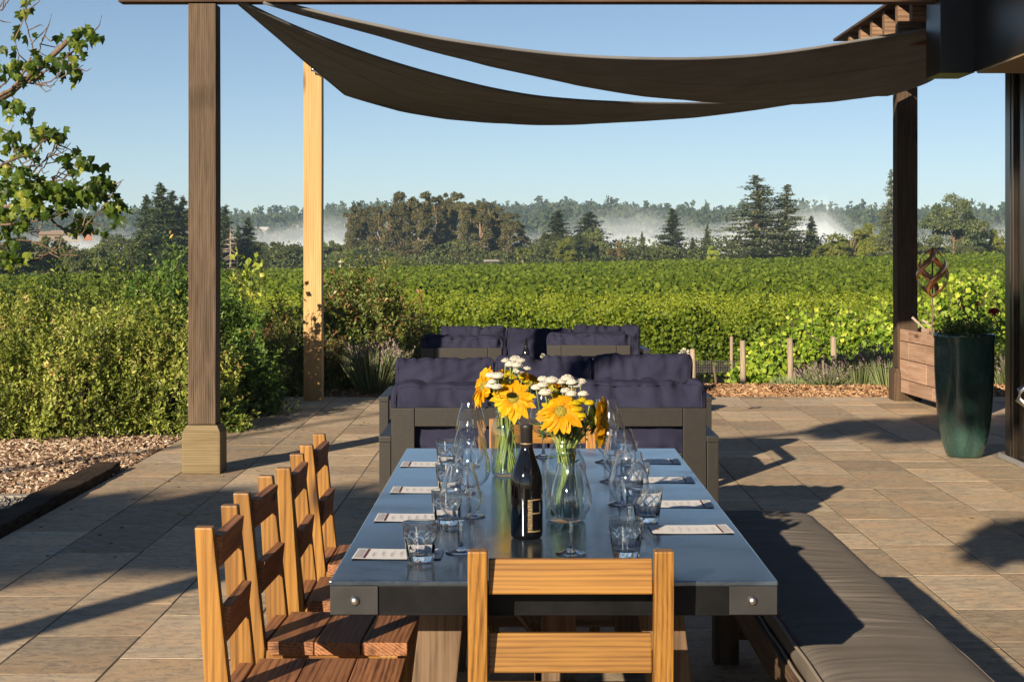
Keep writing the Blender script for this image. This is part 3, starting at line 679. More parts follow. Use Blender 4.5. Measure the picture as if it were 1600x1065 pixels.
for (px, top, w, lb) in ((965, 372, 36, 'rusty brown tree right of the pale conifer'), (228, 345, 60, 'brownish tree standing against the tall fir at left')):
    settree(inst(OK_[3]), px, top, 412, 392, 8.0, w, 9.0, lb)
lm = oak_proto(415, L_lime, 'lime_tree', 8., 9., 14)
settree(lm, 1112, 379, 408, 368, 8.0, 30, 9.0, 'small bright lime-green tree left of the big cedar')
FR = [fir_proto(421, 20, 9, L_fir, card=.48), fir_proto(422, 20, 9, L_fir, card=.48)]
for (px, top, d, w, lb) in ((250, 288, 300, 84, 'tallest fir left of the weathered post, dense and ragged'), (228, 306, 306, 62, 'fir on the left flank of the tallest fir'), (285, 310, 303, 76, 'fir half hidden by the weathered post, left side'), (268, 300, 310, 66, 'fir behind the tallest fir at left'),
                            (352, 322, 330, 56, 'dark fir just right of the weathered post'), (388, 340, 335, 46, 'wide fir second to the right of the weathered post'), (372, 352, 340, 34, 'short fir between two taller ones right of the weathered post'),
                            (1050, 326, 400, 56, 'lone dark fir standing above the fog right of centre'), (1105, 352, 400, 24, 'slim small conifer left of the big cedar'), (1082, 370, 395, 22, 'smallest conifer tip between the lone fir and the slim one'), (1003, 362, 395, 16, 'narrow dark conifer spire left of the lone fir'),
                            (872, 330, 415, 74, 'dark conifer right of the eucalyptus grove'), (920, 332, 420, 86, 'second dark conifer right of the eucalyptus grove'), (905, 362, 385, 40, 'lighter olive conifer in front of the dark ones'), (1268, 338, 395, 34, 'thin brownish conifer on the right flank of the cedars')):
    settree(inst(FR[px % 2]), px, top, 408, d, 20, w, 7.0, lb, 'conifers beyond the vineyard')
CD = fir_proto(431, 22, 18, L_ced, 'cedar', 19, .12, .3, .12, .6, 'cedar', .12)
settree(CD, 1183, 277, 408, 380, 22, 165, 18, 'tall spreading cedar with layered branches, tallest tree at right of centre')
settree(copy_tree(CD), 1228, 291, 408, 384, 22, 112, 18, 'second cedar, narrower, leaning against the tall spreading one', rz=2.6)
settree(copy_tree(CD), 1392, 268, 408, 350, 22, 60, 18, 'tall thin-crowned tree half hidden behind the right-hand post', rz=1.4)
PN = oak_proto(441, L_fir, 'pine', 16., 14., 34, .7)
settree(PN, 1490, 296, 405, 360, 14.6, 96, 14, 'large dark pine between the right-hand post and the metal wall', cat='pine')
settree(copy_tree(PN), 1520, 326, 405, 366, 14.6, 60, 14, 'smaller pine leaning right beside the large dark one', cat='pine')
# left distance behind the shrubs
for i, (px, top, w, d) in enumerate(((20, 350, 90, 260), (75, 352, 80, 270), (120, 374, 60, 250), (150, 366, 60, 300), (180, 352, 60, 420), (205, 368, 50, 320), (-20, 362, 70, 250))):
    settree(inst(OK_[i % 2]), px, top, 412, d, 8.0, w * 1.05, 9.0, ORD[i] + ' dark tree from the left in the distance behind the leafy branches', 'dark trees at far left')
# palm
def palm():
    g = np.random.default_rng(7); root = thing('palm_tree', 'small palm tree at the foot of the eucalyptus grove', 'palm'); P = []; D = []
    for k in range(34):
        a = g.uniform(0, 6.28); e = g.uniform(-.5, 1.2)
        for t in np.linspace(.1, 1, 8):
            P.append((math.cos(a) * t * 1.6, math.sin(a) * t * 1.6, 4.0 + e * t * 1.4 - t * t * 1.0)); D.append((math.cos(a), math.sin(a), e * .6 - t))
    P = np.array(P); V, F = leaves(P, np.array(D), rvec(g, len(P)) + [0, 0, 1], np.full(len(P), .7), np.full(len(P), .35)); pydata('crown', V, F, L_yel, root, tint=np.repeat(g.random(len(P)), 4))
    twigs_mesh('trunk', [([(0, 0, -.3), (0, 0, 4)], [.3, .25])], M['bark_far'], root, 8); root.location = (pxy(817, 370), 370, float(terr(0, 370)) + .1); root.scale = (.85,) * 3
palm()
# dead fir skeleton beside the post
def dead():
    g = np.random.default_rng(9); bm = bmesh.new(); h = 9.
    add_tube(bm, [(0, 0, 0), (0, 0, h)], [.2, .05], 6)
    for k in range(60):
        z = g.uniform(.1, .95) * h; a = g.uniform(0, 6.28); R_ = (1 - z / h * .7) * 2.2; add_tube(bm, [(0, 0, z), (math.cos(a) * R_, math.sin(a) * R_, z + g.uniform(-.9, .5))], [.07, .03], 4, False)
    o = bmo('dead_tree', bm, NT('dead_wood').set((.34, .28, .22), .9).m); d = 300; x = pxy(360, d); o.location = (x, d, float(terr(x, d))); o.scale = (1, 1, 1.0)
    tag(o, 'bare pale dead conifer just right of the weathered post', 'dead tree')
dead()
# far forested ridge: thousands of trees read as one mass
def forest():
    g = np.random.default_rng(55); n = 9000
    y = 1180 + g.random(n) ** .8 * 900; x = g.uniform(-1, 1, n) * (y * .33 + 40)
    keep = np.ones(n, bool)
    for (cx, cy, rx, ry) in ((-240, 1400, 32, 170), (-206, 1400, 26, 170), (-180, 1400, 16, 170), (4.7, 1420, 10, 150), (-357, 1400, 20, 170)): keep &= (((x - cx) / rx) ** 2 + ((y - cy) / ry) ** 2) > 1
    x = x[keep]; y = y[keep]; n = len(x); z = terr(x, y) + hills(x, y); h = g.uniform(9, 17, n) * (1 + .5 * (g.random(n) < .10)); con = g.random(n) < .72
    k = 60; i = np.repeat(np.arange(n), k); m = len(i); f = g.random(m); a = g.uniform(0, 6.28, m)
    rad = np.where(con[i], h[i] * .17 * (1 - f) + .2, h[i] * .34 * np.sqrt(np.clip(1 - (2 * f - 1) ** 2, .05, 1)))
    r = rad * g.uniform(.6, 1, m); P = np.stack([x[i] + np.cos(a) * r, y[i] + np.sin(a) * r, z[i] + h[i] * (.08 + .92 * f)], 1)
    L = np.where(con[i], h[i] * .10, h[i] * .13) * g.uniform(.6, 1.3, m); out = np.stack([np.cos(a), np.sin(a), np.full(m, .5)], 1)
    V, F = leaves(P - out * L[:, None] * .3, rvec(g, m), out + rvec(g, m) * .4, L * 1.5, L * 1.2, .1)
    T = np.repeat(np.clip(.3 + .45 * g.random(n)[i] + .25 * g.random(m), 0, 1), 4)
    L_for = leafmat('forest_crown', E((0, (0.0168, 0.0312, 0.018)), (.5, (0.0384, 0.0576, 0.03)), (1, (0.09, 0.108, 0.048))), .0, .9, .05)
    tag(pydata('forest', V, F, L_for, tint=T), kind='stuff')
forest()
def brush():
    """hedgerow scrub and undergrowth between the tree trunks on the far side"""
    g = np.random.default_rng(56); n = 60000; y = g.uniform(378, 470, n); x = g.uniform(-.33, .30, n) * y; z = terr(x, y) + g.random(n) ** 1.5 * 4.5 * (1 + .4 * np.sin(x * .3))
    P = np.stack([x, y, z], 1); L = g.uniform(.35, .85, n); V, F = leaves(P, rvec(g, n), rvec(g, n) + [0, -.6, .6], L, L * .8)
    tag(pydata('undergrowth', V, F, L_oak, tint=np.repeat(g.random(n) * .8, 4)), kind='stuff')
brush()
# green field behind the shrubs at left
L_f = NT('far_field'); L_f.set(L_f.ramp(L_f.noise(L_f.co(rnd_off=False), .06, 5), [(.35, (.10, .16, .03)), (.65, (.19, .26, .06))]), .9)
fx = [(-118, 385), (-35, 385), (-30, 268), (-95, 268)]
bm = bmesh.new(); bm.faces.new([bm.verts.new((a, b, float(terr(a, b)) + .5)) for a, b in fx]); tag(bmo('field', bm, L_f.m), kind='structure')
# houses far off
def house(px, py, d, w, dp, h, wallc, roofc, label, rz=0.3):
    d = 1560 if d > 1000 else d; p = atd(px, py, d); k = .62 if d > 1000 else .55; w *= k; dp *= k; h *= k
    if d > 1000: p.z = float(terr(p.x, d) + hills(p.x, d)) + .5
    root = thing('farmhouse', label, 'house', p, rz)
    wm = NT('house_wall').set(wallc, .9).m; rm = NT('house_roof').set(roofc, .9).m
    box_o('wall', (0, 0, h / 2), (w, dp, h), wm, root, bev=0)
    bm = bmesh.new(); a = w / 2 + .4; b = dp / 2 + .4; z0 = h + .01; z1 = h + w * .18
    v = [bm.verts.new(q) for q in ((-a, -b, z0), (a, -b, z0), (a, b, z0), (-a, b, z0), (-a, 0, z1), (a, 0, z1))]
    for f in ((0, 1, 5, 4), (2, 3, 4, 5), (1, 2, 5), (3, 0, 4), (3, 2, 1, 0)): bm.faces.new([v[i] for i in f])
    bmo('roof', bm, rm, root)
    dm = NT('house_window').set((.05, .06, .08), .2).m
    for s in (-.28, .28): box_o('window', (w * s, -dp / 2 - .03, h * .55), (w * .14, .08, h * .3), dm, root, bev=0)
W_ = (.36, .34, .30); T_ = (.28, .22, .16)
for a in ((78, 376, 420, 9, 7, 2.6, T_, (.32, .24, .17), 'leftmost tan house on the far slope behind the leafy branches'), (103, 378, 430, 12, 8, 3.2, W_, (.3, .25, .22), 'pale house with a brown roof on the far slope at left'), (40, 394, 300, 7, 6, 2.2, W_, (.25, .22, .2), 'low pale building behind the branches at far left'), (55, 398, 300, 6, 5, 2.0, T_, (.33, .27, .2), 'low tan building right of the low pale one at far left'),
          (187, 384, 520, 8, 5, 2.2, (.5, .2, .16), (.5, .14, .1), 'small red-roofed shed left of the tall fir'), (137, 376, 430, 4, 4, 5.0, (.4, .2, .13), (.3, .14, .1), 'narrow brick-red building beside the pale house at left'),
          (401, 341, 1330, 15, 9, 5, W_, (.5, .48, .44), 'white house on the hillside left of the pale post, upper one'), (405, 354, 1300, 26, 9, 4, W_, (.5, .48, .45), 'long low white building on the hillside left of the pale post'), (466, 344, 1330, 22, 10, 6, W_, (.34, .25, .2), 'white house with a brown roof directly left of the pale post'),
          (508, 349, 1330, 9, 8, 4, W_, (.4, .34, .3), 'small white house just right of the pale post'), (823, 346, 1400, 8, 7, 3.5, W_, (.4, .36, .3), 'tiny white house on the hill right of the grove'), (208, 350, 1250, 12, 8, 5, W_, (.45, .4, .36), 'white house on the hill left of the tall fir'),
          (562, 427, 280, 4.5, 4, 1.2, (.5, .4, .36), (.55, .5, .46), 'low pinkish shed at the vineyard edge right of the pale post'), (768, 410, 352, 4, 3, .35, W_, W_, 'white shed at the foot of the eucalyptus grove')):
    house(*a)
bm = bmesh.new(); add_tube(bm, [(0, 0, 0), (0, 0, 2.6)], .16, 8); add_box(bm, (0, 0, 2.3), (.9, .1, .1)); o = bmo('utility_pole', bm, NT('pale_pole').set((.55, .48, .4), .8).m); o.location = atd(532, 430, 290)
tag(o, 'short pale utility pole at the vineyard edge right of the pale post', 'pole')
# ------------------------------------------------------------------ pergola and sails
def post(name, label, px0, px1, d, top, mat, block=None, depth=None):
    x0, x1 = pxy(px0, d), pxy(px1, d); w = x1 - x0; dp = depth or w; root = thing(name, label, 'post', ((x0 + x1) / 2, d + dp / 2, 0))
    bm = bmesh.new(); add_box(bm, (0, 0, (top + (.33 if block else 0)) / 2 + 0), (w, dp, top - (.33 if block else 0)), None, .006)
    bmesh.ops.subdivide_edges(bm, edges=[e for e in bm.edges if e.calc_length() > 1], cuts=24)
    for v in bm.verts: v.co += Vector((noise.noise(Vector((v.co.z * 1.2, v.co.x * 3, d))), noise.noise(Vector((v.co.z * 1.2, v.co.y * 3, d + 5))), 0)) * .003
    bmo('shaft', bm, mat, root)
    if block:
        bm = bmesh.new(); bw = w + .075
        hexa(bm, [(-bw / 2, -bw / 2, 0), (bw / 2, -bw / 2, 0), (bw / 2, bw / 2, 0), (-bw / 2, bw / 2, 0), (-bw / 2, -bw / 2, .285), (bw / 2, -bw / 2, .285), (bw / 2, bw / 2, .285), (-bw / 2, bw / 2, .285)], .012)
        hexa(bm, [(-bw / 2 + .006, -bw / 2 + .006, .285), (bw / 2 - .006, -bw / 2 + .006, .285), (bw / 2 - .006, bw / 2 - .006, .285), (-bw / 2 + .006, bw / 2 - .006, .285), (-w / 2 - .01, -w / 2 - .01, .325), (w / 2 + .01, -w / 2 - .01, .325), (w / 2 + .01, w / 2 + .01, .325), (-w / 2 - .01, w / 2 + .01, .325)])
        bmo('base_block', bm, block, root)
    return root
post('pergola_post', 'weathered brown front post standing on a pale wooden base block at left', 294, 337, 11.45, 3.17, M['post'], M['block'])
yp = post('new_post', 'pale new timber post without a base block at the back left of the paving', 474, 502.5, 17.0, 3.42, M['newpost'])
rp = post('pergola_post', 'dark brown back post beside the planter box at right', 1402, 1434, 17.0, 3.14, M['post_dark'], M['post_dark'])
tag(box_o('pergola_beam', (.10, 11.52, 3.32), (5.65, .14, .28), M['beam'], bev=.006), 'dark wooden beam running across the top edge of the picture', 'beam')
tag(box_o('pergola_side_beam', (3.86, 14.4, 3.25), (.14, 5.6, .2), M['beam_y'], bev=.006), 'dark beam from the right-hand post towards the house', 'beam')
for i in range(6):
    d = 14.15 - i * .45; lb = ['farthest rafter end in the stepped row above the right side of the sail', 'second farthest rafter end above the sail', 'third farthest rafter end above the sail', 'fourth farthest rafter end above the sail', 'fifth farthest rafter end above the sail, wide and half hidden', 'nearest visible rafter end, tucked behind the metal roof box', 'rafter hidden mostly by the metal roof box'][i]
    tag(box_o('rafter', (3.75, d + .045, 3.20 + .02 * (i % 2) - (.05 if i == 4 else 0)), (2.02, .09, .2 + (.1 if i == 4 else 0)), M['rafter'], bev=.004), lb, 'rafter', 'stepped rafters at top right')
tag(box_o('pergola_roof_sheet', (3.80, 12.9, 3.325), (2.2, 3.6, .02), M['beam_y'], bev=0), 'thin dark roof sheet lying on the stepped rafters at top right', 'roof sheet')
def curve3(pts, n):
    P = np.array(pts, float); t = np.concatenate([[0], np.cumsum(np.linalg.norm(np.diff(P[:, :], axis=0), axis=1))]); t /= t[-1]; u = np.linspace(0, 1, n)
    from itertools import accumulate
    # Catmull-like smoothing through cubic interpolation of each coordinate
    out = []
    for k in range(P.shape[1]):
        m = np.gradient(P[:, k], t); i = np.clip(np.searchsorted(t, u, 'right') - 1, 0, len(t) - 2); h = t[i + 1] - t[i]; s = (u - t[i]) / h
        out.append((2 * s**3 - 3 * s**2 + 1) * P[i, k] + (s**3 - 2 * s**2 + s) * h * m[i] + (-2 * s**3 + 3 * s**2) * P[i + 1, k] + (s**3 - s**2) * h * m[i + 1])
    return np.stack(out, 1)
def diag(px, off=0):
    p = (px - PX0) / FPX; s = (11.5 * p + 1.87) / (5.6 - 5.5 * p); return 11.5 + 5.5 * min(max(s, 0), 1) + off
fab = NT('shade_cloth')
def mk_fab():
    t = fab; v = t.co((1, 1, 1), rnd_off=False); n = t.noise(v, 3, 5, .6); n2 = t.noise(t.co((90, 90, 90), rnd_off=False), 3, 3); n3 = t.noise(t.co((1.2, 9, 9), rnd_off=False), 2, 3)
    c = t.ramp(t.mix(.4, n, n3), [(.3, (.175, .172, .170)), (.7, (.27, .268, .27))]); t.set(c, .9); t.b.inputs['Specular IOR Level'].default_value = .1; t.bump(n2, .4, .004)
    tr = t.node('ShaderNodeBsdfTranslucent'); t.l.new(c, tr.inputs[0]); mx = t.node('ShaderNodeMixShader'); mx.inputs[0].default_value = .22
    t.l.new(t.b.outputs[0], mx.inputs[1]); t.l.new(tr.outputs[0], mx.inputs[2]); t.l.new(mx.outputs[0], t.out.inputs[0])
mk_fab()
def sail(name, label, near, far, belly):
    N = curve3([tuple(atd(*p)) for p in near], 90); Q = np.array([tuple(atd(*p)) for p in far]); tq = np.concatenate([[0], np.cumsum(np.linalg.norm(np.diff(Q, axis=0), axis=1))]); tx = (tq + 0 * tq) / tq[-1]
    u_ = np.linspace(0, 1, 90); Fq = np.stack([np.interp(u_, tx, Q[:, k]) for k in range(3)], 1); m = 18; V = []
    for j in range(m + 1):
        t = j / m; L = np.linalg.norm(Fq - N, axis=1); P = N * (1 - t) + Fq * t
        P[:, 2] -= belly * np.minimum(L, 3) * 4 * t * (1 - t) * .1
        for i in range(90): 
            q = Vector(P[i] * .9); P[i, 2] += noise.noise(q) * .03 * 4 * t * (1 - t) * min(L[i], 1)
        V.append(P)
    V = np.concatenate(V); F = []
    for j in range(m):
        i = np.arange(89); a = j * 90 + i; F.append(np.stack([a, a + 1, a + 91, a + 90], 1))
    o = pydata(name, V, np.concatenate(F), fab.m, smooth=True); sd = o.modifiers.new('thick', 'SOLIDIFY'); sd.thickness = .006
    bm = bmesh.new(); add_tube(bm, [tuple(p) for p in N], .012, 6); add_tube(bm, [tuple(p) for p in Fq], .012, 6); bmo('hem', bm, fab.m, o, True)
    bm = bmesh.new()
    for j in (5, 11): add_tube(bm, [tuple(V[j * 90 + i] - np.array([0, 0, .006])) for i in range(4, 86)], .004, 4)
    bmo('seam', bm, fab.m, o, True)
    return tag(o, label, 'shade sail', 'triangular shade sails')
s1n = [(x, y, diag(x)) for x, y in ((380, 4), (427, 27), (495, 56), (562, 81), (630, 103), (697, 121.5), (765, 138), (832, 150), (900, 156.5), (1000, 161), (1100, 161.5), (1165, 160), (1280, 152), (1402, 140))]
s1f = [(371, 4, 11.5), (438, 61, 12.9), (476, 94.5, 14.1), (540, 148, 16.8), (576, 159, 16.9), (630, 174, 16.95), (697, 185, 17), (765, 191, 17), (832, 193, 17), (900, 192, 17), (1000, 185, 17), (1100, 172, 17), (1165, 161.5, 17), (1280, 151, 17), (1402, 141, 17)]
sail('shade_sail', 'lower dark shade sail, hanging from the front beam past the pale new post', s1n, s1f, .25)
s2n = [(x, y, 11.55 + max(0, (x - 1000)) * .001) for x, y in ((440, 4), (495, 18.5), (590, 40), (664, 55.7), (765, 72), (900, 87), (1000, 91.5), (1100, 91.5), (1189, 86), (1278, 74.5), (1328, 66), (1403, 53.5), (1448, 45.7), (1520, 27), (1580, 8))]
s2f = [(x, y, diag(x, -.15)) for x, y in ((412, 4), (478, 23.6), (596, 55.7), (681, 79), (765, 102), (900, 131), (1000, 147), (1100, 158), (1165, 161.5), (1250, 161.5), (1300, 158), (1370, 149), (1388, 149), (1420, 139))]
sail('shade_sail', 'upper dark shade sail, widening towards the metal roof box at right', s2n, s2f, .35)
bm = bmesh.new(); p = Vector((pxy(490, 16.95), 16.93, H - (109 - PY0) / FPX * 16.95)); add_tube(bm, [p + Vector((0, .05, .03)), p, p + Vector((.05, -.05, -.04)), p + Vector((.19, -.1, -.13))], [.012, .02, .012, .008], 8); add_lathe(bm, [(0, -.02), (.025, -.02), (.025, .02), (0, .02)], 12, p)
METAL = NT('galvanised').set((.55, .55, .55), .35, Metallic=1.0).m
tag(bmo('sail_hook', bm, METAL, None, True), 'small steel hook holding the sail at the top of the pale new post', 'hook')
# ------------------------------------------------------------------ the house corner
bz = NT('bronze_metal'); bz.set((.016, .013, .011), .36, Metallic=.2); 
bz2 = NT('bronze_siding'); nn = bz2.noise(bz2.co((3, .3, 3)), 2, 3); bz2.set(bz2.ramp(nn, [(.3, (.055, .043, .033)), (.7, (.08, .063, .05))]), .28, Metallic=.7)
root = thing('house', 'bronze metal clad house corner with a deep roof box at the right edge', 'house', (3.535, 6, 0))
bm = bmesh.new(); add_box(bm, (1.5, 0, 1.6), (3.0, 12.8, 3.2)); bmo('wall', bm, bz2.m, root)
bm = bmesh.new(); 
for k in range(38):
    y = -6.3 + k * .335 ; add_box(bm, (-.018, y, 1.6), (.036, .045, 3.18), None, .004); add_box(bm, (-.008, y + .17, 1.6), (.016, .09, 3.18), None, .004)
bmo('siding_ribs', bm, bz2.m, root)
bm = bmesh.new(); add_box(bm, (-.045, 0, .015), (.012, 12.8, .03)); bmo('base_flashing', bm, NT('pale_flashing').set((.26, .27, .29), .5).m, root)
bm = bmesh.new(); add_box(bm, (-.62, 5.55, 3.02), (.225, .4, .66), None, .004); add_box(bm, (1.25, -.33, 3.022), (3.51, 11.36, .65), None, .004); add_box(bm, (-.515, 5.352, 3.02), (.02, .012, .66)); bmo('roof_box', bm, bz.m, root)
bm = bmesh.new(); add_box(bm, (-.255, -.35, 2.688), (.49, 11.3, .012)); bmo('soffit', bm, NT('soffit_board').set((.30, .22, .13), .7).m, root)
bm = bmesh.new(); bx_, by_ = -.05, 5.95
add_tube(bm, [(-.0, by_ - 6 + 6, .62), (-.10, by_, .62), (-.16, by_, .58), (-.17, by_, .52), (-.10, by_, .47), (0, by_, .47)], .022, 12); o = bmo('wall_rail', bm, METAL, None, True); o.location = (3.45, 5.25, 0)
tag(o, 'rounded steel rail end fixed low on the metal wall at the right edge', 'rail')

# ------------------------------------------------------------------ chairs
def chair(name, label, wood1, wood2, group=None, W=.44):
    """origin on the floor under the seat centre; faces +Y"""
    root = thing(name, label, 'chair', group=group)
    for s in (-1, 1):
        bm = bmesh.new(); xa = s * (W / 2 - .042); xb = s * W / 2; x0, x1 = min(xa, xb), max(xa, xb)
        prof = [(-.235, .842), (-.192, .842), (-.148, .42), (-.175, 0), (-.222, 0), (-.208, .42)]
        A = [bm.verts.new((x0, y, z)) for y, z in prof]; B = [bm.verts.new((x1, y, z)) for y, z in prof]
        bm.faces.new(A); bm.faces.new(list(reversed(B)))
        for k in range(6): bm.faces.new((A[k], B[k], B[(k + 1) % 6], A[(k + 1) % 6]))
        bmesh.ops.recalc_face_normals(bm, faces=bm.faces); bmesh.ops.bevel(bm, geom=list(bm.edges), offset=.004, segments=2, profile=.6, affect='EDGES')
        bmo('back_post', bm, M[wood1 + 'Z'], root)
        bm = bmesh.new(); add_box(bm, (s * (W / 2 - .024), .19, .202), (.044, .05, .404), None, .003, (.9, .8)); bmo('leg', bm, M[wood1 + 'Z'], root)
    def yb(z): return -.208 + (.842 - z) * .11 + .012
    for z0, z1 in ((.741, .819), (.563, .650)):
        zc = (z0 + z1) / 2; bm = bmesh.new(); add_box(bm, (0, yb(zc), zc), (W - .088, .024, z1 - z0), (R(-6), 0, 0), .003); bmo('back_rail', bm, M[wood2 + 'X'], root)
    for k in range(3):
        y0 = -.145 + k * .128 if k else -.145; w = .125; dep = w
        bm = bmesh.new(); xw = W if k else W - .002
        add_box(bm, (0, -.145 + .128 * k + w / 2 + .005, .421), (xw, dep, .036), None, .003); bmo('seat_plank', bm, M[wood2 + 'X'], root)
    bm = bmesh.new(); add_box(bm, (0, -.166, .421), (W - .096, .038, .034), None, .003); bmo('seat_plank', bm, M[wood2 + 'X'], root)
    for s in (-1, 1): box_o('apron', (s * (W / 2 - .03), .02, .378), (.022, .30, .048), M[wood1 + 'Y'], root, bev=.002)
    box_o('apron', (0, .2, .378), (W - .1, .022, .048), M[wood1 + 'X'], root, bev=.002)
    bm = bmesh.new()
    for s in (-1, 1): add_box(bm, (s * (W / 2 - .024), 0.0, .16), (.02, .34, .03), None, .002)
    bmo('stretcher', bm, M[wood1 + 'Y'], root)
    return root
c0 = chair('dining_chair', 'honey-coloured pine chair in the foreground with its back to the camera', 'honey', 'honey', 'wooden dining chairs around the table')
c0.location = (pxy(892, 3.72), 3.95, 0); c0.scale = (1.03, 1, 1)
c5 = copy_tree(c0, label='honey pine chair at the far end of the table, facing the camera behind the flowers'); c5.location = (pxy(848, 6.9), 6.72, 0); c5.rotation_euler = (0, 0, R(180)); c5.scale = (.99, 1, .97)
c1 = chair('dining_chair', 'nearest of the four wooden chairs along the left side of the table', 'honey', 'old', 'wooden dining chairs around the table')
spots = [(4.23, -.757, 0, 'nearest of the four wooden chairs along the left side of the table'), (4.80, -.757, -2, 'second nearest wooden chair on the left side of the table'), (5.34, -.727, 1, 'third wooden chair from the front on the left side of the table'), (5.94, -.73, 0, 'farthest of the four wooden chairs along the left side of the table')]
for i, (y, xb, a, lb) in enumerate(spots):
    c = c1 if i == 0 else copy_tree(c1); c['label'] = lb
    c.location = (xb + .213, y, 0); c.rotation_euler = (0, 0, R(-90 + a)); c.scale = (.885, 1, 1)
# ------------------------------------------------------------------ table
TH = .754
stl = NT('blued_steel'); v = stl.co((1, 1, 1), rnd_off=False); n1 = stl.noise(v, 2.2, 6, .65, .8); n2 = stl.noise(stl.co((3, 60, 3), rnd_off=False), 6, 4, .7)
stl.set(stl.mix(stl.ramp(n2, [(.45, (0, 0, 0)), (.75, (.35, .35, .35))]), stl.ramp(n1, [(.3, (.045, .065, .09)), (.5, (.095, .13, .175)), (.7, (.165, .22, .285))]), (.30, .34, .38)), stl.ramp(n1, [(.3, (.09, .09, .09)), (.5, (.15, .15, .15)), (.7, (.27, .27, .27))]), Metallic=.85); stl.bump(n1, .03, .004)
rim = NT('dark_steel_rim'); n1 = rim.noise(rim.co((2, 2, 2), rnd_off=False), 3, 6, .7); rim.set(rim.ramp(n1, [(.35, (.006, .0065, .0075)), (.60, (.014, .014, .016)), (.72, (.045, .045, .046))]), .42, Metallic=.5); rim.b.inputs['Specular IOR Level'].default_value = .2
plate = NT('corner_plate_steel'); n1 = plate.noise(plate.co((1, 1, 1), rnd_off=False), 14, 6, .7); plate.set(plate.ramp(n1, [(.3, (.026, .027, .028)), (.7, (.045, .045, .047))]), .5, Metallic=.5)
X0, X1, Y0, Y1 = -.435, .580, 3.838, 6.42
table = thing('dining_table', 'long dining table with a blue-grey steel top and wooden trestle legs', 'table', (0, 0, 0))
bm = bmesh.new(); add_box(bm, ((X0 + X1) / 2, (Y0 + Y1) / 2, TH - .006), (X1 - X0, Y1 - Y0, .012), None, .003)
bmesh.ops.subdivide_edges(bm, edges=[e for e in bm.edges if e.calc_length() > .5], cuts=10, use_grid_fill=True); bmo('tabletop', bm, stl.m, table)
bm = bmesh.new(); 
for c, s in ((((X0 + X1) / 2, Y0 + .010, TH - .043), (X1 - X0 - .004, .016, .062)), (((X0 + X1) / 2, Y1 - .010, TH - .043), (X1 - X0 - .004, .016, .062)), ((X0 + .010, (Y0 + Y1) / 2, TH - .043), (.016, Y1 - Y0 - .04, .062)), ((X1 - .010, (Y0 + Y1) / 2, TH - .043), (.016, Y1 - Y0 - .04, .062))):
    add_box(bm, c, s, None, .0015)
add_box(bm, ((X0 + X1) / 2, Y0 + .02, TH - .076), (X1 - X0 - .006, .035, .005), None, .001)
bmo('rim', bm, rim.m, table)
for (cx, s) in ((X0 + .056, -1), (X1 - .056, 1)):
    for yy, sy in ((Y0, -1), (Y1, 1)):
        pl = box_o('corner_plate', (cx, yy + sy * .0005, TH - .0435), (.108, .006, .064), plate.m, table, bev=.001)
        bm = bmesh.new(); add_lathe(bm, [(0, .010), (.006, .009), (.0105, .004), (.0115, 0)], 16)
        for v in bm.verts: v.co = Vector((v.co.x + cx - s * .002, yy + sy * (.0035 + v.co.z), v.co.y + TH - .0435))
        bmesh.ops.recalc_face_normals(bm, faces=bm.faces); bmo('bolt', bm, METAL, pl, True)
cx = (X0 + X1) / 2
for yy in (4.12, 6.1):
    for s in (-1, 1):
        bm = bmesh.new(); a = cx + s * .26; b = cx + s * .335; w = .058
        hexa(bm, [(b - w, yy - .045, 0), (b + w, yy - .045, 0), (b + w, yy + .045, 0), (b - w, yy + .045, 0), (a - w * .9, yy - .045, .668), (a + w * .9, yy - .045, .668), (a + w * .9, yy + .045, .668), (a - w * .9, yy + .045, .668)], .004)
        bmo('leg', bm, M['trestleZ'], table)
    box_o('crossbar', (cx, yy + .0, .702), (.74, .09, .062), M['trestleX'], table)
    box_o('crossbar', (cx, yy + .0, .20), (.56, .06, .09), M['trestleX'], table)
    box_o('centre_post', (cx + .02, yy + .12, .34), (.085, .085, .66), M['trestleZ'], table)
box_o('stretcher', (cx, 5.11, .28), (.07, 1.9, .09), M['trestleY'], table)
bm = bmesh.new()
for s in (-1, 1): bar(bm, (cx + s * .24, 5.0, .66), (cx, 5.1, .33), .06, .04)
bmo('brace', bm, M['trestleX'], table)
# ------------------------------------------------------------------ bench with cushion
bench = thing('bench', 'dark wooden bench along the right side of the table', 'bench', (0, 0, 0))
bx0, bx1, by0, by1 = .70, 1.10, 2.9, 6.5
for k, x in enumerate((.735, .83, .925, 1.02, 1.085)): box_o('seat_slat', (x - .006, (by0 + by1) / 2, .405), (.085 if k < 4 else .03, by1 - by0, .032), M['benchY'], bench)
box_o('side_rail', (.712, (by0 + by1) / 2, .345), (.03, by1 - by0 - .1, .085), M['benchY'], bench)
box_o('side_rail', (1.07, (by0 + by1) / 2, .345), (.03, by1 - by0 - .1, .085), M['benchY'], bench)
for y in (3.2, 4.62, 6.2):
    for x, s in ((.745, -1), (1.04, 1)):
        bm = bmesh.new(); add_box(bm, (x, y, .19), (.09, .09, .38), None, .004); bmo('leg', bm, M['benchZ'], bench)
    box_o('leg_crossbar', (.89, y, .12), (.22, .05, .07), M['benchX'], bench)
fg = NT('taupe_canvas'); n1 = fg.noise(fg.co((1, 1, 1), rnd_off=False), 900, 2); n2 = fg.noise(fg.co((1, 1, 1), rnd_off=False), 5, 4)
fg.set(fg.ramp(n2, [(.3, (.150, .132, .113)), (.7, (.19, .168, .145))]), .92); fg.b.inputs['Specular IOR Level'].default_value = .15; fg.b.inputs['Sheen Weight'].default_value = .0; fg.bump(n1, .3, .001)
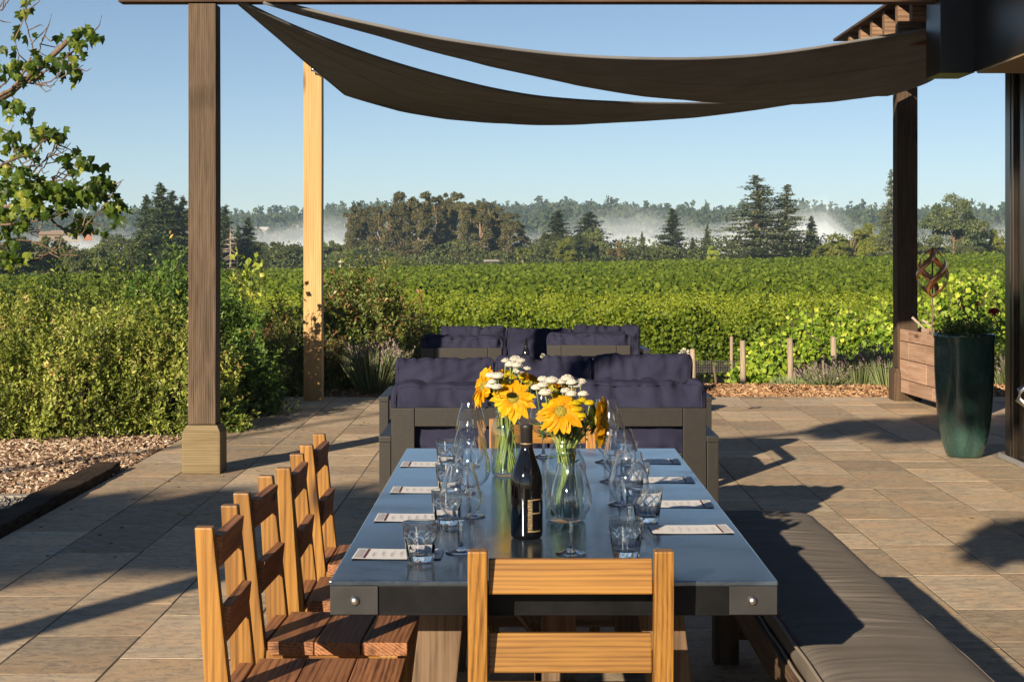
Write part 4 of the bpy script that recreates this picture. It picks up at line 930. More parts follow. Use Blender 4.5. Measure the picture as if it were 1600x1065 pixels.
def bench_cushion():
    nx, ny = 26, 620; w = bx1 - bx0 + .01; L = by1 - 2.85; V = []; F = []
    def prof(u): return u
    ring = []
    m = 44
    for j in range(ny + 1):
        y = 2.85 + L * j / ny; e = min(j, ny - j) / ny * L; er = min(1, e / .035); er = math.sqrt(max(0, 1 - (1 - er) ** 2)) if er < 1 else 1
        row = []
        for k in range(m):
            a = 2 * math.pi * k / m; ca, sa = math.cos(a), math.sin(a)
            X = math.copysign(abs(ca) ** .28, ca); Z = math.copysign(abs(sa) ** .42, sa)
            x = (bx0 + bx1) / 2 + .012 + X * (w / 2) * (1 - .06 * (1 - er)) ; z = .455 + Z * .044 * (.35 + .65 * er)
            if Z > 0:
                cen = max(0, 1 - abs(X)) ** .4
                ripple = noise.noise(Vector((x * 3, y * 30, 0))) * .0105 + noise.noise(Vector((x * 5 + 4, y * 62, 3))) * .0035
                side = .12 + .88 * max(0, min(1, (1.0 - x) / .14)); zone = 1 if y > 4.35 else .25
                z += .010 * cen + ripple * side * zone + noise.noise(Vector((x * 4, y * 2.5, 9))) * .008
            x += noise.noise(Vector((y * 4, X, 2))) * .004
            row.append((x, y, z))
        V += row
    for j in range(ny):
        for k in range(m): a = j * m + k; b = j * m + (k + 1) % m; F.append((a, b, b + m, a + m))
    o = pydata('bench_cushion', V, F, fg.m, None, True); bm = bmesh.new(); bm.from_mesh(o.data)
    for j in (0, ny):
        bm.verts.ensure_lookup_table(); vs = [bm.verts[j * m + k] for k in range(m)]; bm.faces.new(vs if j == 0 else vs[::-1])
    bmesh.ops.recalc_face_normals(bm, faces=bm.faces); bm.to_mesh(o.data); bm.free(); o.data.polygons.foreach_set('use_smooth', [True] * len(o.data.polygons))
    tag(o, 'long taupe canvas seat cushion with cross wrinkles lying on the bench', 'cushion')
    bm = bmesh.new()
    for x, z in ((bx1 + .008, .487), (bx0 + .004, .487), (bx0 + .0, .425)):
        add_tube(bm, [(x + noise.noise(Vector((y * 4, z * 9, 2))) * .005, y, z + noise.noise(Vector((y * 3, z, 5))) * .004) for y in np.linspace(2.88, by1 - .02, 120)], .0045, 8)
    add_tube(bm, [(x, by1 - .012, .487 + .004 * math.sin(x * 20)) for x in np.linspace(bx0 + .02, bx1, 20)], .0045, 8)
    bmo('piping', bm, NT('piping_canvas').set((.24, .20, .165), .9).m, o, True)
bench_cushion()
# ------------------------------------------------------------------ sofas
nv = NT('navy_canvas'); n1 = nv.noise(nv.co((1, 1, 1), rnd_off=False), 700, 2); n2 = nv.noise(nv.co((1, 1, 1)), 4, 4)
nv.set(nv.ramp(n2, [(.3, (.022, .023, .047)), (.7, (.031, .032, .060))]), .9); nv.b.inputs['Specular IOR Level'].default_value = .1; nv.b.inputs['Sheen Weight'].default_value = .0; nv.b.inputs['Sheen Roughness'].default_value = .4; nv.bump(n1, .25, .001)
fr = NT('charcoal_frame'); n1 = fr.noise(fr.co(), 60, 4); fr.set(fr.ramp(n1, [(.3, (.015, .0128, .011)), (.7, (.022, .019, .0165))]), .45, Metallic=.1)
def cdef(co, w, d, h, seed, puff, cr):
    x, y, z = co; L = (abs(x) ** 7 + abs(y) ** 7 + abs(z) ** 7) ** (1 / 7); x, y, z = x / L, y / L, z / L
    pf = 1 + puff * (1 - x ** 4) * (1 - z ** 4) - .10
    X = x * w / 2 * (1 - .025 * (1 - abs(z))); Y = y * d / 2 * pf; Z = z * h / 2 * (1 - .05 * (1 - abs(x) ** 3))
    s = Vector((seed * 3.1, seed, 0))
    cx_ = noise.noise(Vector((x * w * 11, z * h * 2.2, 0)) + s); fold = max(0, cx_ - .08) * .10 * cr * (abs(z) ** 1.2)
    diag_ = noise.noise(Vector((x * w * 7 + z * h * 5, x * w * 2 - z * h * 2, seed))); fold += max(0, .10 - abs(diag_)) * .09 * cr * max(0, z + .2)
    ridge = noise.noise(Vector((x * w * 4 + z * 1.7, z * 2, y * .5)) + s) * .024 * cr + noise.noise(Vector((x * w * 14, z * h * 7, y)) + s) * .010 * cr
    Y += (1 if y > 0 else -1) * (ridge - fold) * min(1, abs(y) * 1.5); Z += (noise.noise(Vector((x * w * 5, y, 3)) + s) * .013 - fold * .25 + .02 * abs(x) ** 6) * cr * (z if z > 0 else z * .3)
    return Vector((X, Y, Z))
def cushion(w, d, h, seed, puff=.35, cr=1.0, n=22):
    """soft box cushion centred on origin with pinched corners and creases"""
    bm = bmesh.new(); bmesh.ops.create_cube(bm, size=2); bmesh.ops.subdivide_edges(bm, edges=bm.edges, cuts=n, use_grid_fill=True)
    for v in bm.verts: v.co = cdef(v.co, w, d, h, seed, puff, cr)
    return bm
def welt(w, d, h, seed, puff, cr, y):
    bm = bmesh.new(); path = [(-1 + 2 * k / 40, 1) for k in range(41)] + [(1, 1 - 2 * k / 24) for k in range(1, 25)] + [(1 - 2 * k / 40, -1) for k in range(1, 41)] + [(-1, -1 + 2 * k / 24) for k in range(1, 25)]
    add_tube(bm, [cdef(Vector((x, y, z)), w, d, h, seed, puff, cr) for x, z in path], .0042, 6, False); return bm
def sofa(name, label, cat, W, nb, loc, rz, seed, group=None, backh=.43, depth=.86, tops=None, seatw=0.0):
    """origin: back centre on floor, faces +Y"""
    root = thing(name, label, cat, loc, rz, group); a = .062; xi = W / 2 - a
    bm = bmesh.new()
    for s in (-1, 1): add_box(bm, (s * (xi - .058), .03, .36), (.115, .055, .72), None, .003)
    add_box(bm, (0, .03, .675), (2 * xi - .236, .055, .092), None, .003); add_box(bm, (0, .03, .487), (2 * xi - .236, .04, .022), None, .002); add_box(bm, (0, .03, .24), (2 * xi - .236, .05, .08), None, .003)
    bmo('back_frame', bm, fr.m, root)
    for s in (-1, 1):
        bm = bmesh.new(); x = s * (W / 2 - a / 2)
        add_box(bm, (x, depth / 2, .565), (a, depth, .032), None, .004); add_box(bm, (x, .05, .274), (a - .004, .10, .548), None, .003); add_box(bm, (x, depth - .05, .274), (a - .004, .10, .548), None, .003); add_box(bm, (x, depth / 2, .2), (a - .01, depth - .2, .07), None, .003)
        bmo('arm', bm, fr.m, root)
    bm = bmesh.new(); add_box(bm, (0, depth - .03, .22), (2 * xi - .004, .05, .08), None, .003); add_box(bm, (0, depth / 2, .245), (2 * xi - .004, depth - .12, .02)); bmo('seat_frame', bm, fr.m, root)
    cw = (2 * xi + .02) / nb
    for k in range(nb):
        x = -xi - .01 + cw * (k + .5); top = (tops[k] if tops else .86); h = top - .40
        bm = cushion(cw + .012, .17, h, seed + k * 1.7, .35, 1.15, 30); bmesh.ops.rotate(bm, verts=bm.verts, matrix=Matrix.Rotation(R(7), 3, 'X')); bmesh.ops.translate(bm, verts=bm.verts, vec=(x, .152, .40 + h / 2))
        cu = bmo('back_cushion', bm, nv.m, root, True)
        for yy in (-.93, .93):
            bm = welt(cw + .012, .17, h, seed + k * 1.7, .35, 1.15, yy); bmesh.ops.rotate(bm, verts=bm.verts, matrix=Matrix.Rotation(R(7), 3, 'X')); bmesh.ops.translate(bm, verts=bm.verts, vec=(x, .152, .40 + h / 2)); bmo('piping', bm, nv.m, cu, True)
        bm = cushion(cw + .004 + seatw, depth - .10, .17, seed + 20 + k, .02, .6, 14); bmesh.ops.translate(bm, verts=bm.verts, vec=(x, depth / 2 + .10, .345)); bmo('seat_cushion', bm, nv.m, root, True)
    return root
sofa('sofa', 'navy sofa nearest the table, seen from behind with its dark frame', 'sofa', 1.69, 2, (pxy(857.5, 8.45), 8.42, 0), 0, 1, 'navy lounge seating on the patio', tops=[.85, .865])
sofa('sofa', 'navy three-cushion sofa facing the camera just behind the nearest sofa', 'sofa', 2.10, 3, (.15, 11.55, 0), math.pi, 5, 'navy lounge seating on the patio', tops=[.815, .805, .79], seatw=.012)
a1 = sofa('armchair', 'navy armchair at back left, seen from behind', 'armchair', .80, 1, (pxy(721, 14.2), 14.15, -.03), 0, 9, 'navy lounge seating on the patio', tops=[.83])
sofa('armchair', 'navy armchair at back right, seen from behind', 'armchair', .82, 1, (pxy(920, 14.2), 14.2, -.01), R(-3), 13, 'navy lounge seating on the patio', tops=[.83])
sofa('sofa', 'farthest navy sofa, facing the camera in front of the vineyard', 'sofa', 2.02, 3, (.18, 16.5, 0), math.pi, 17, 'navy lounge seating on the patio', tops=[.79, .76, .785])
ct = thing('coffee_table', 'low dark coffee table between the back armchairs and the farthest sofa', 'table', (.15, 15.0, 0))
box_o('table_top', (0, 0, .42), (.9, .55, .04), fr.m, ct)
for sx in (-.4, .4):
    for sy in (-.22, .22): box_o('leg', (sx, sy, .2), (.05, .05, .4), fr.m, ct)
# ------------------------------------------------------------------ green pot, planter box, spinner
def pot():
    root = thing('glazed_pot', 'tall square green glazed pot standing by the metal wall', 'pot', (pxy(1511, 12.3), 12.38, 0), R(12)); root.scale = (.82, .82, .985)
    bm = bmesh.new(); prof = [(0, .0), (.125, 0), (.146, .006), (.158, .03), (.182, .10), (.202, .2), (.214, .33), (.220, .48), (.222, .65), (.221, .80), (.220, .87), (.226, .885), (.226, .905), (.216, .912), (.200, .905), (.198, .86), (.195, .60), (.1, .55), (0, .55)]
    def sq(a, z):
        k = 2.2 + 3.2 * min(1, max(0, z / .9)) ; c, s = abs(math.cos(a)), abs(math.sin(a)); return (c ** k + s ** k) ** (-1 / k)
    add_lathe(bm, prof, 72, fr=sq); 
    for v in bm.verts: v.co += v.co.normalized() * noise.noise(v.co * 7) * .003
    t = NT('green_glaze'); v = t.co((1, 1, .5), rnd_off=False); n = t.noise(v, 5, 6, .65, .5); n2 = t.noise(t.co((60, 60, 9), rnd_off=False), 1, 3); n3 = t.noise(t.co((1, 1, 1), rnd_off=False), 90, 4)
    c = t.ramp(n, [(.3, (.014, .034, .032)), (.5, (.024, .062, .055)), (.7, (.05, .11, .085))]); c = t.mix(t.ramp(n2, [(.62, (0, 0, 0)), (.78, (.6, .6, .6))]), c, (.06, .13, .09)); c = t.mix(t.ramp(n3, [(.63, (0, 0, 0)), (.72, (.5, .5, .5))]), c, (.26, .23, .15))
    t.set(c, .2); t.b.inputs['Coat Weight'].default_value = .3; t.bump(n3, .12, .003); bmo('pot_body', bm, t.m, root, True)
    bm = bmesh.new(); add_lathe(bm, [(.196, .845), (.1, .86), (0, .865)], 40, fr=sq); bmo('soil', bm, NT('soil').set((.05, .035, .022), .95).m, root)
    g = np.random.default_rng(77); r2 = thing('pot_plant', 'low dark leafy plant growing in the green glazed pot', 'plant', (pxy(1510, 12.3), 12.38, .86)); n = 1500
    P = np.stack([g.normal(0, .10, n), g.normal(0, .10, n), np.abs(g.normal(0, .055, n)) + g.random(n) * .03], 1); k = np.abs(P[:, 0]) < .2; P = P[k]; n = len(P); V, F = leaves(P, rvec(g, n) + [0, 0, .6], rvec(g, n), g.uniform(.018, .04, n), g.uniform(.01, .018, n)); pydata('foliage', V, F, L_dark, r2, tint=np.repeat(g.random(n) * .85, 4))
    twigs_mesh('stems', [([(0, 0, -.03), (g.normal(0, .06), g.normal(0, .06), .1)], [.004, .002]) for _ in range(20)], M['twig'], r2)
pot()
def planter():
    # long box on castors running obliquely towards the camera
    p0 = at(1406, 628, .02); ang = R(-72); root = thing('planter_box', 'pale redwood planter box on castors behind the green pot', 'planter', (3.72, 16.95, 0), 0)
    L = 1.7; bw = .34; rows = [(.09, .22), (.225, .42), (.425, .60), (.605, .72)]
    g = random.Random(4)
    rows_y = []
    for z0, z1 in rows:
        y = 0
        while y > -L:
            l = g.choice([.45, .62, .8]); y2 = max(-L, y - l); box_o('board', (.0, (y + y2) / 2, (z0 + z1) / 2), (.03 + g.uniform(0, .005), abs(y2 - y) - .004, z1 - z0 - .004), M['crate'], root, bev=.002); y = y2
    for z0, z1 in rows: box_o('end_board', (bw / 2, -L + .01, (z0 + z1) / 2), (bw - .04, .03, z1 - z0 - .004), M['crate'], root, bev=.002); box_o('end_board', (bw / 2, -.01, (z0 + z1) / 2), (bw - .04, .03, z1 - z0 - .004), M['crate'], root, bev=.002)
    box_o('back_board', (bw, -L / 2, .40), (.03, L, .62), M['crate'], root); box_o('soil', (bw / 2, -L / 2, .64), (bw - .04, L - .06, .04), NT('planter_soil').set((.06, .045, .03), .95).m, root, bev=0)
    for y in (-.15, -1.5):
        bm = bmesh.new(); add_lathe(bm, [(0, -.012), (.03, -.012), (.036, -.006), (.036, .006), (.03, .012), (0, .012)], 20)
        for v in bm.verts: v.co = Vector((v.co.z + .06, v.co.x + y, v.co.y + .04))
        add_box(bm, (.085, y, .06), (.006, .04, .06)); bmo('castor', bm, NT('rubber').set((.02, .02, .02), .5).m, root, True)
    root.location = (3.80, 17.15, 0); root.rotation_euler = (0, 0, R(3))
    # plants in it
    grass_clump('planter_grass', 'short grey tuft growing in the planter box behind the post', 'plant', (4.0, 16.2, .66), .3, .12, 120, 91)
    bm = bmesh.new()
    for a in (((0, 0, 0), (-.1, 0, .10), (-.2, .02, .2)), ((.05, 0, 0), (-.02, .02, .12), (-.10, .02, .17))): add_tube(bm, a, [.012, .01, .014], 6)
    o = bmo('dead_stalks', bm, NT('dry_stalk').set((.35, .28, .25), .9).m, None, True); o.location = (3.98, 16.4, .66); tag(o, 'dry bent stalks sticking out of the planter box beside the post', 'stalks')
planter()
def spinner():
    d = 16.3; x = pxy(1457, d); z0 = .66; zb = H - (464 - PY0) / FPX * d; zt = H - (388 - PY0) / FPX * d
    root = thing('wind_spinner', 'copper wind spinner of twisted ribbons on a thin stake', 'wind spinner', (x, d, z0)); h = zt - zb
    cu = NT('copper_ribbon'); n = cu.noise(cu.co(rnd_off=False), 20, 4); cu.set(cu.ramp(n, [(.3, (.45, .19, .08)), (.7, (.85, .45, .22))]), .3, Metallic=.9)
    for k in range(4):
        V = []; F = []; m = 36
        for i in range(m + 1):
            t = i / m; r = .150 * math.sin(math.pi * t) ** .75 + .004; a = k * math.pi / 2 + .4 + t * math.pi * .95; z = zb - z0 + h * t; w = .036 * math.sin(math.pi * min(max(t, .04), .96)) ** .5
            c = Vector((r * math.cos(a), r * math.sin(a), z)); tg = Vector((-math.sin(a), math.cos(a), 0)); V += [c - tg * w + Vector((0, 0, w * .25)), c + Vector((math.cos(a), math.sin(a), 0)) * .006, c + tg * w - Vector((0, 0, w * .25))]
        for i in range(m):
            for q in (0, 1): b = i * 3 + q; F.append((b, b + 1, b + 4, b + 3))
        o = pydata('ribbon', [tuple(v) for v in V], F, cu.m, root, True); o.modifiers.new('thick', 'SOLIDIFY').thickness = .002
    bm = bmesh.new(); add_tube(bm, [(0, 0, -.05), (0, 0, zt - z0 + .01)], .008, 8); bmo('stake', bm, NT('rusty_stake').set((.12, .075, .05), .6).m, root)
spinner()
def roses():
    g = np.random.default_rng(88); root = thing('rose_bush', 'rose bush with dark red blooms behind the green pot', 'rose bush', (pxy(1535, 18.2), 18.2, -.06)); P = []; segs = []
    for (px, py) in ((1552, 487), (1527, 474), (1505, 478), (1490, 500), (1540, 500), (1515, 492), (1560, 500), (1480, 515)):
        tip = atd(px, py, 18.2) - root.location; m = tip * .5 + Vector((g.normal(0, .05), 0, 0)); segs.append(([Vector((0, 0, 0)), m, tip], [.012, .008, .004]))
        for q in range(34): P.append(m.lerp(tip, g.random() * .95) + Vector(g.normal(0, .05, 3)))
    P = np.array(P); n = len(P); V, F = leaves(P, rvec(g, n), rvec(g, n) + [0, -.5, .5], g.uniform(.03, .06, n), g.uniform(.02, .04, n)); pydata('foliage', V, F, L_rock, root, tint=np.repeat(g.random(n), 4)); twigs_mesh('stems', segs, M['twig'], root)
    rm = NT('rose_petal').set((.36, .008, .02), .5).m
    for (px, py, r) in ((1553, 487, .055), (1527, 474, .026), (1506, 479, .024)):
        c = atd(px, py, 18.15) - root.location; n = 26; P = np.array([tuple(c)] * n) + rvec(g, n) * r * .45; V, F = leaves(P, rvec(g, n), rvec(g, n), np.full(n, r), np.full(n, r)); pydata('bloom', V, F, rm, root)
roses()
# ------------------------------------------------------------------ glassware
def thin_glass(name, tint=(1, 1, 1), rough=0.0, boost=1.0):
    t = NT(name); t.n.remove(t.b); tr = t.node('ShaderNodeBsdfTransparent'); tr.inputs[0].default_value = (*tint, 1)
    gl = t.node('ShaderNodeBsdfGlossy'); gl.inputs['Roughness'].default_value = rough; gl.inputs[0].default_value = (1, 1, 1, 1)
    f = t.node('ShaderNodeLayerWeight'); f.inputs[0].default_value = .5; pw = t.node('ShaderNodeMath', operation='POWER'); pw.inputs[1].default_value = 3.4; t.l.new(f.outputs['Facing'], pw.inputs[0])
    mu = t.node('ShaderNodeMath', operation='MULTIPLY_ADD'); mu.inputs[1].default_value = .8 * boost; mu.inputs[2].default_value = .075 * boost; mu.use_clamp = True; t.l.new(pw.outputs[0], mu.inputs[0])
    mx = t.node('ShaderNodeMixShader'); t.l.new(mu.outputs[0], mx.inputs[0]); t.l.new(tr.outputs[0], mx.inputs[1]); t.l.new(gl.outputs[0], mx.inputs[2]); t.l.new(mx.outputs[0], t.out.inputs[0]); return t.m
def solid_glass(name, col=(1, 1, 1), ior=1.5, rough=0.0):
    t = NT(name); t.set(col, rough); t.b.inputs['Transmission Weight'].default_value = 1; t.b.inputs['IOR'].default_value = ior; return t.m
G_thin = thin_glass('thin_glass', (.95, .96, .965), .015, 1.15); G_sol = solid_glass('solid_glass', (.985, .99, .99), 1.5, .025); G_jar = thin_glass('jar_glass', (.90, .93, .91), .03, 1.4); WATER = thin_glass('water', (.93, .97, .90), .0, .6)
def wine_glass(label):
    root = thing('wine_glass', label, 'wine glass', group='wine glasses on the table')
    bm = bmesh.new()
    bowl = [(.002, .082), (.014, .083), (.030, .091), (.043, .104), (.0505, .121), (.0525, .137), (.0495, .158), (.043, .182), (.0365, .204), (.0325, .222)]
    P = curve3([(r, 0, z) for r, z in bowl], 34); prof = [(p[0], p[2]) for p in P]; inn_ = [(max(p[0] - .0009, 0.0), p[2] + (.0012 if k < 3 else 0)) for k, p in enumerate(P)][::-1]; inn_[-1] = (0, inn_[-1][1]); r_, z_ = prof[-1]; (ra, za) = prof[-2]; sup = lambda o, f: (ra + (r_ - ra) * f - o, za + (z_ - za) * f)
    add_lathe(bm, [(0, prof[0][1])] + prof[:-1] + [sup(0, .9), sup(0, .97), sup(0, 1), (r_ - .0004, z_ + .0004), sup(.0009, 1), sup(.0009, .97), sup(.0009, .9)] + inn_[1:], 64); bmo('bowl', bm, G_sol, root, True)
    bm = bmesh.new(); add_lathe(bm, [(0, .0005), (.037, .0005), (.0385, .0018), (.037, .0032), (.025, .0055), (.012, .010), (.0055, .017), (.0042, .03), (.0038, .05), (.0042, .07), (.0065, .078), (.012, .0835), (.006, .086), (0, .086)], 40); bmo('stem_and_foot', bm, G_sol, root, True)
    return root
def tumbler(label):
    root = thing('tumbler', label, 'tumbler', group='faceted water tumblers on the table')
    def fc(a, z):
        q = abs(math.sin(a * 5)); k = max(0, min(1, (.056 + .010 * q - z) / .004)); return 1 - k * (.022 + .055 * (1 - q ** .45))
    bm = bmesh.new(); out = [(0, 0.001), (.029, .001), (.031, .0012), (.0325, .003), (.0335, .010), (.0345, .012), (.037, .03), (.0385, .042), (.0395, .049), (.0401, .0525), (.0405, .0555), (.0407, .058), (.0408, .060), (.0409, .0625), (.0410, .065), (.0411, .068), (.0414, .075), (.0428, .090), (.04312, .0934), (.0432, .0942)]
    inn = [(.0422, .0942), (.0421, .0934), (.0418, .090), (.0400, .076), (.0385, .062), (.0365, .045), (.0325, .022), (.029, .016), (0, .0145)]
    n = 120; rings = []
    def ring(r, z, faceted):
        if r == 0: return [bm.verts.new((0, 0, z))]
        return [bm.verts.new((r * (fc(2 * math.pi * k / n, z) if faceted else 1) * math.cos(2 * math.pi * k / n), r * (fc(2 * math.pi * k / n, z) if faceted else 1) * math.sin(2 * math.pi * k / n), z)) for k in range(n)]
    for r, z in out: rings.append(ring(r, z, z > .005))
    for r, z in inn: rings.append(ring(r, z, False))
    for A, B in zip(rings, rings[1:]):
        for k in range(n):
            k2 = (k + 1) % n
            if len(A) == 1: bm.faces.new((A[0], B[k2], B[k]))
            elif len(B) == 1: bm.faces.new((A[k], A[k2], B[0]))
            else: bm.faces.new((A[k], A[k2], B[k2], B[k]))
    bmo('glass_body', bm, G_sol, root, True); return root
gw = [(-.151, 4.20, 'nearest wine glass on the left side, between the nearest left tumbler and the bottle'), (-.140, 4.77, 'second nearest wine glass in the left-hand row'), (-.160, 5.25, 'third wine glass from the front in the left-hand row'), (-.176, 5.88, 'farthest wine glass in the left-hand row, its rim the highest'),
      (.121, 4.18, 'wine glass in front of the big flower jar, nearest on the table centre'), (.28, 4.42, 'nearest wine glass in the right-hand row, beside the dark tumbler'), (.292, 5.0, 'second wine glass in the right-hand row'), (.29, 5.5, 'third wine glass from the front in the right-hand row'), (.297, 6.0, 'farthest wine glass in the right-hand row, below the drooping sunflower'), (.079, 6.15, 'wine glass at the far end between the two flower jars')]
w0 = wine_glass('x')
for i, (x, y, lb) in enumerate(gw):
    c = w0 if i == 0 else copy_tree(w0); c['label'] = lb; c.location = (x, y, TH); c.rotation_euler = (0, 0, i)
tb = [(-.243, 4.08, 'nearest tumbler at left, standing on the corner of a menu'), (-.204, 4.63, 'second tumbler from the front in the left row'), (-.222, 5.21, 'third tumbler from the front in the left row'), (-.254, 5.85, 'farthest tumbler in the left row'), (.255, 4.14, 'nearest tumbler at right, just behind the foreground chair'), (.346, 4.675, 'shaded tumbler behind the nearest right one, beside the unlit menu'), (.352, 5.22, 'third tumbler from the front in the right row'), (.355, 5.80, 'farthest tumbler in the right row')]
t0 = tumbler('x')
for i, (x, y, lb) in enumerate(tb):
    c = t0 if i == 0 else copy_tree(t0); c['label'] = lb; c.location = (x, y, TH + (.0012 if i == 0 else .0003)); c.rotation_euler = (0, 0, i * .7)
# ------------------------------------------------------------------ bottle
def txt(name, s, size, mat, parent, M4, extrude=0.0, font_sx=1.0):
    cu = bpy.data.curves.new(name, 'FONT'); cu.body = s; cu.size = size; cu.extrude = extrude; cu.resolution_u = 2
    o = bpy.data.objects.new(name, cu); COL.objects.link(o); bpy.context.view_layer.update()
    me = bpy.data.meshes.new_from_object(o.evaluated_get(bpy.context.evaluated_depsgraph_get())); bpy.data.objects.remove(o)
    me.transform(M4); return me_obj(name, me, mat, parent)
def bottle(loc, label, full=True):
    root = thing('wine_bottle', label, 'wine bottle', loc); bm = bmesh.new()
    body = [(0, .001), (.036, .001), (.0405, .005), (.042, .012), (.042, .135), (.0415, .150), (.039, .165), (.034, .182), (.0265, .203), (.0195, .222), (.0155, .238), (.0145, .25)]
    add_lathe(bm, body, 64); t = NT('dark_bottle_glass'); t.set((.004, .004, .005), .04); t.b.inputs['Coat Weight'].default_value = .5; bmo('glass_body', bm, t.m, root, True)
    bm = bmesh.new(); add_lathe(bm, [(.0153, .236), (.0160, .2365), (.0157, .282), (.0165, .283), (.0166, .2925), (.0158, .294), (0, .2942)], 40); bmo('capsule', bm, NT('black_capsule').set((.02, .017, .016), .45).m, root, True)
    gold = NT('label_gold').set((.36, .27, .15), .45, Metallic=.35).m
    bm = bmesh.new(); add_lathe(bm, [(.0159, .2438), (.0164, .2444), (.0164, .2462), (.0159, .2468)], 40); bmo('capsule_ring', bm, gold, root, True)
    # label: vertical band with three prongs wrapping right
    def patch(a0, a1, z0, z1, rr=.0424, n=16):
        bm = bmesh.new(); A = [bm.verts.new((rr * math.sin(a0 + (a1 - a0) * k / n), -rr * math.cos(a0 + (a1 - a0) * k / n), z0)) for k in range(n + 1)]; B = [bm.verts.new((v.co.x, v.co.y, z1)) for v in A]
        for k in range(n): bm.faces.new((A[k], A[k + 1], B[k + 1], B[k]))
        return bm
    lab = bmo('front_label', patch(0.02, .30, .020, .104), gold, root, True)
    for z in (.020, .0665, .1015): bmo('label_prong', patch(.30, .95, z, z + .0035), gold, lab, True)
    tm = txt('label_lettering', 'EMERITUS', .0125, NT('label_black').set((.02, .015, .01), .6).m, lab, Matrix.Identity(4))
    w = max(v.co.x for v in tm.data.vertices); s = .078 / w
    for v in tm.data.vertices:
        u = v.co.x * s; q = v.co.y * min(1.25, 1.25); a = .16 + (.0045 - q) / .0424; v.co = Vector((.0427 * math.sin(a), -.0427 * math.cos(a), .023 + u))
    return root
b = bottle((.013, 4.42, TH), 'black wine bottle with a gold E-shaped label in the middle of the table'); b.rotation_euler = (0, 0, .05)
# dark bottle on the coffee table
root = thing('wine_bottle', 'dark wine bottle on the coffee table, its neck rising before the farthest sofa', 'wine bottle', (pxy(822, 15), 14.95, .44)); bm = bmesh.new(); add_lathe(bm, [(0, 0), (.04, .005), (.04, .15), (.03, .19), (.016, .22), (.016, .29), (0, .29)], 24); bmo('glass_body', bm, NT('black_glass').set((.01, .01, .012), .1).m, root, True)
# ------------------------------------------------------------------ menus
paper = NT('menu_paper').set((.80, .79, .78), .7).m; ink = NT('menu_ink').set((.12, .08, .09), .8).m; maroon = NT('menu_maroon').set((.13, .02, .03), .7).m; inkl = NT('menu_light_ink').set((.45, .42, .42), .8).m; star = NT('menu_star').set((.45, .12, .05), .7).m
def menu(px, py, z, flip, label, rz=0.0):
    p = at(px, py, TH); root = thing('menu', label, 'menu', (p.x, p.y, TH + .0008), rz, 'tasting menus on the table'); s = -1 if flip else 1; L = .216; W = .14
    g = random.Random(int(px)); bm = bmesh.new(); n = 8
    for k in range(n):
        x0 = L * k / n; x1 = L * (k + 1) / n; zz = lambda x: .0004 + .003 * (x / L - .5) ** 2 * 4 * .5
        bm.faces.new([bm.verts.new(q) for q in ((x0 * s, 0, zz(x0)), (x1 * s, 0, zz(x1)), (x1 * s, W, zz(x1)), (x0 * s, W, zz(x0)))][::s])
    bmesh.ops.remove_doubles(bm, verts=bm.verts, dist=1e-6); sh = bmo('sheet', bm, paper, root)
    def rect(name, x0, x1, y0, y1, m):
        bm = bmesh.new(); zt = .0022
        bm.faces.new([bm.verts.new(q) for q in ((x0 * s, y0, zt), (x1 * s, y0, zt), (x1 * s, y1, zt), (x0 * s, y1, zt))][::s]); return bm
    bmo('printed_band', rect('b', .026, .0315, .008, .132, maroon), maroon, sh)
    bm = bmesh.new(); zt = .0022
    def add(x0, x1, y0, y1):
        bm.faces.new([bm.verts.new(q) for q in ((x0 * s, y0, zt), (x1 * s, y0, zt), (x1 * s, y1, zt), (x0 * s, y1, zt))][::s])
    for k in range(5): 
        x = .005 + k * .004; y = .012
        while y < .125: w = g.uniform(.003, .009); add(x, x + .0013, y, y + w); y += w + .0015
    bmo('small_print', bm, ink, sh)
    bm = bmesh.new()
    for k in range(6):
        x = .045 + k * .022; y = .045 + g.uniform(-.01, .01); e = y + g.uniform(.035, .055)
        while y < e: w = g.uniform(.003, .008); add(x, x + .0022, y, y + w); y += w + .0015
        y = .02
        e = y + g.uniform(.06, .09)
        while y < e: w = g.uniform(.002, .006); add(x + .006, x + .0072, y, y + w); y += w + .002
    bmo('wine_list_print', bm, inkl, sh)
    bm = bmesh.new(); c = (.198 * s, .07); pts = []
    for k in range(8): a = k * math.pi / 4; r = .013 if k % 2 == 0 else .004; pts.append(bm.verts.new((c[0] + r * math.cos(a), c[1] + r * 1.5 * math.sin(a), zt)))
    bm.faces.new(pts); bmo('star_emblem', bm, star, sh)
menu(549, 873.5, TH, False, 'nearest menu on the left side, under the first tumbler', R(-1.5)); menu(584, 815, TH, False, 'second menu from the front on the left side of the table'); menu(609, 770.5, TH, False, 'third menu from the front on the left side of the table'); menu(625, 729.5, TH, False, 'farthest menu on the left side of the table')
menu(1148, 833.5, TH, True, 'nearest menu on the right side, with half of it in sunlight', R(2.5)); menu(1117, 793, TH, True, 'second menu from the front on the right side, fully in shade'); menu(1087, 754.5, TH, True, 'third menu from the front on the right side of the table'); menu(1065, 725, TH, True, 'farthest menu on the right side of the table')
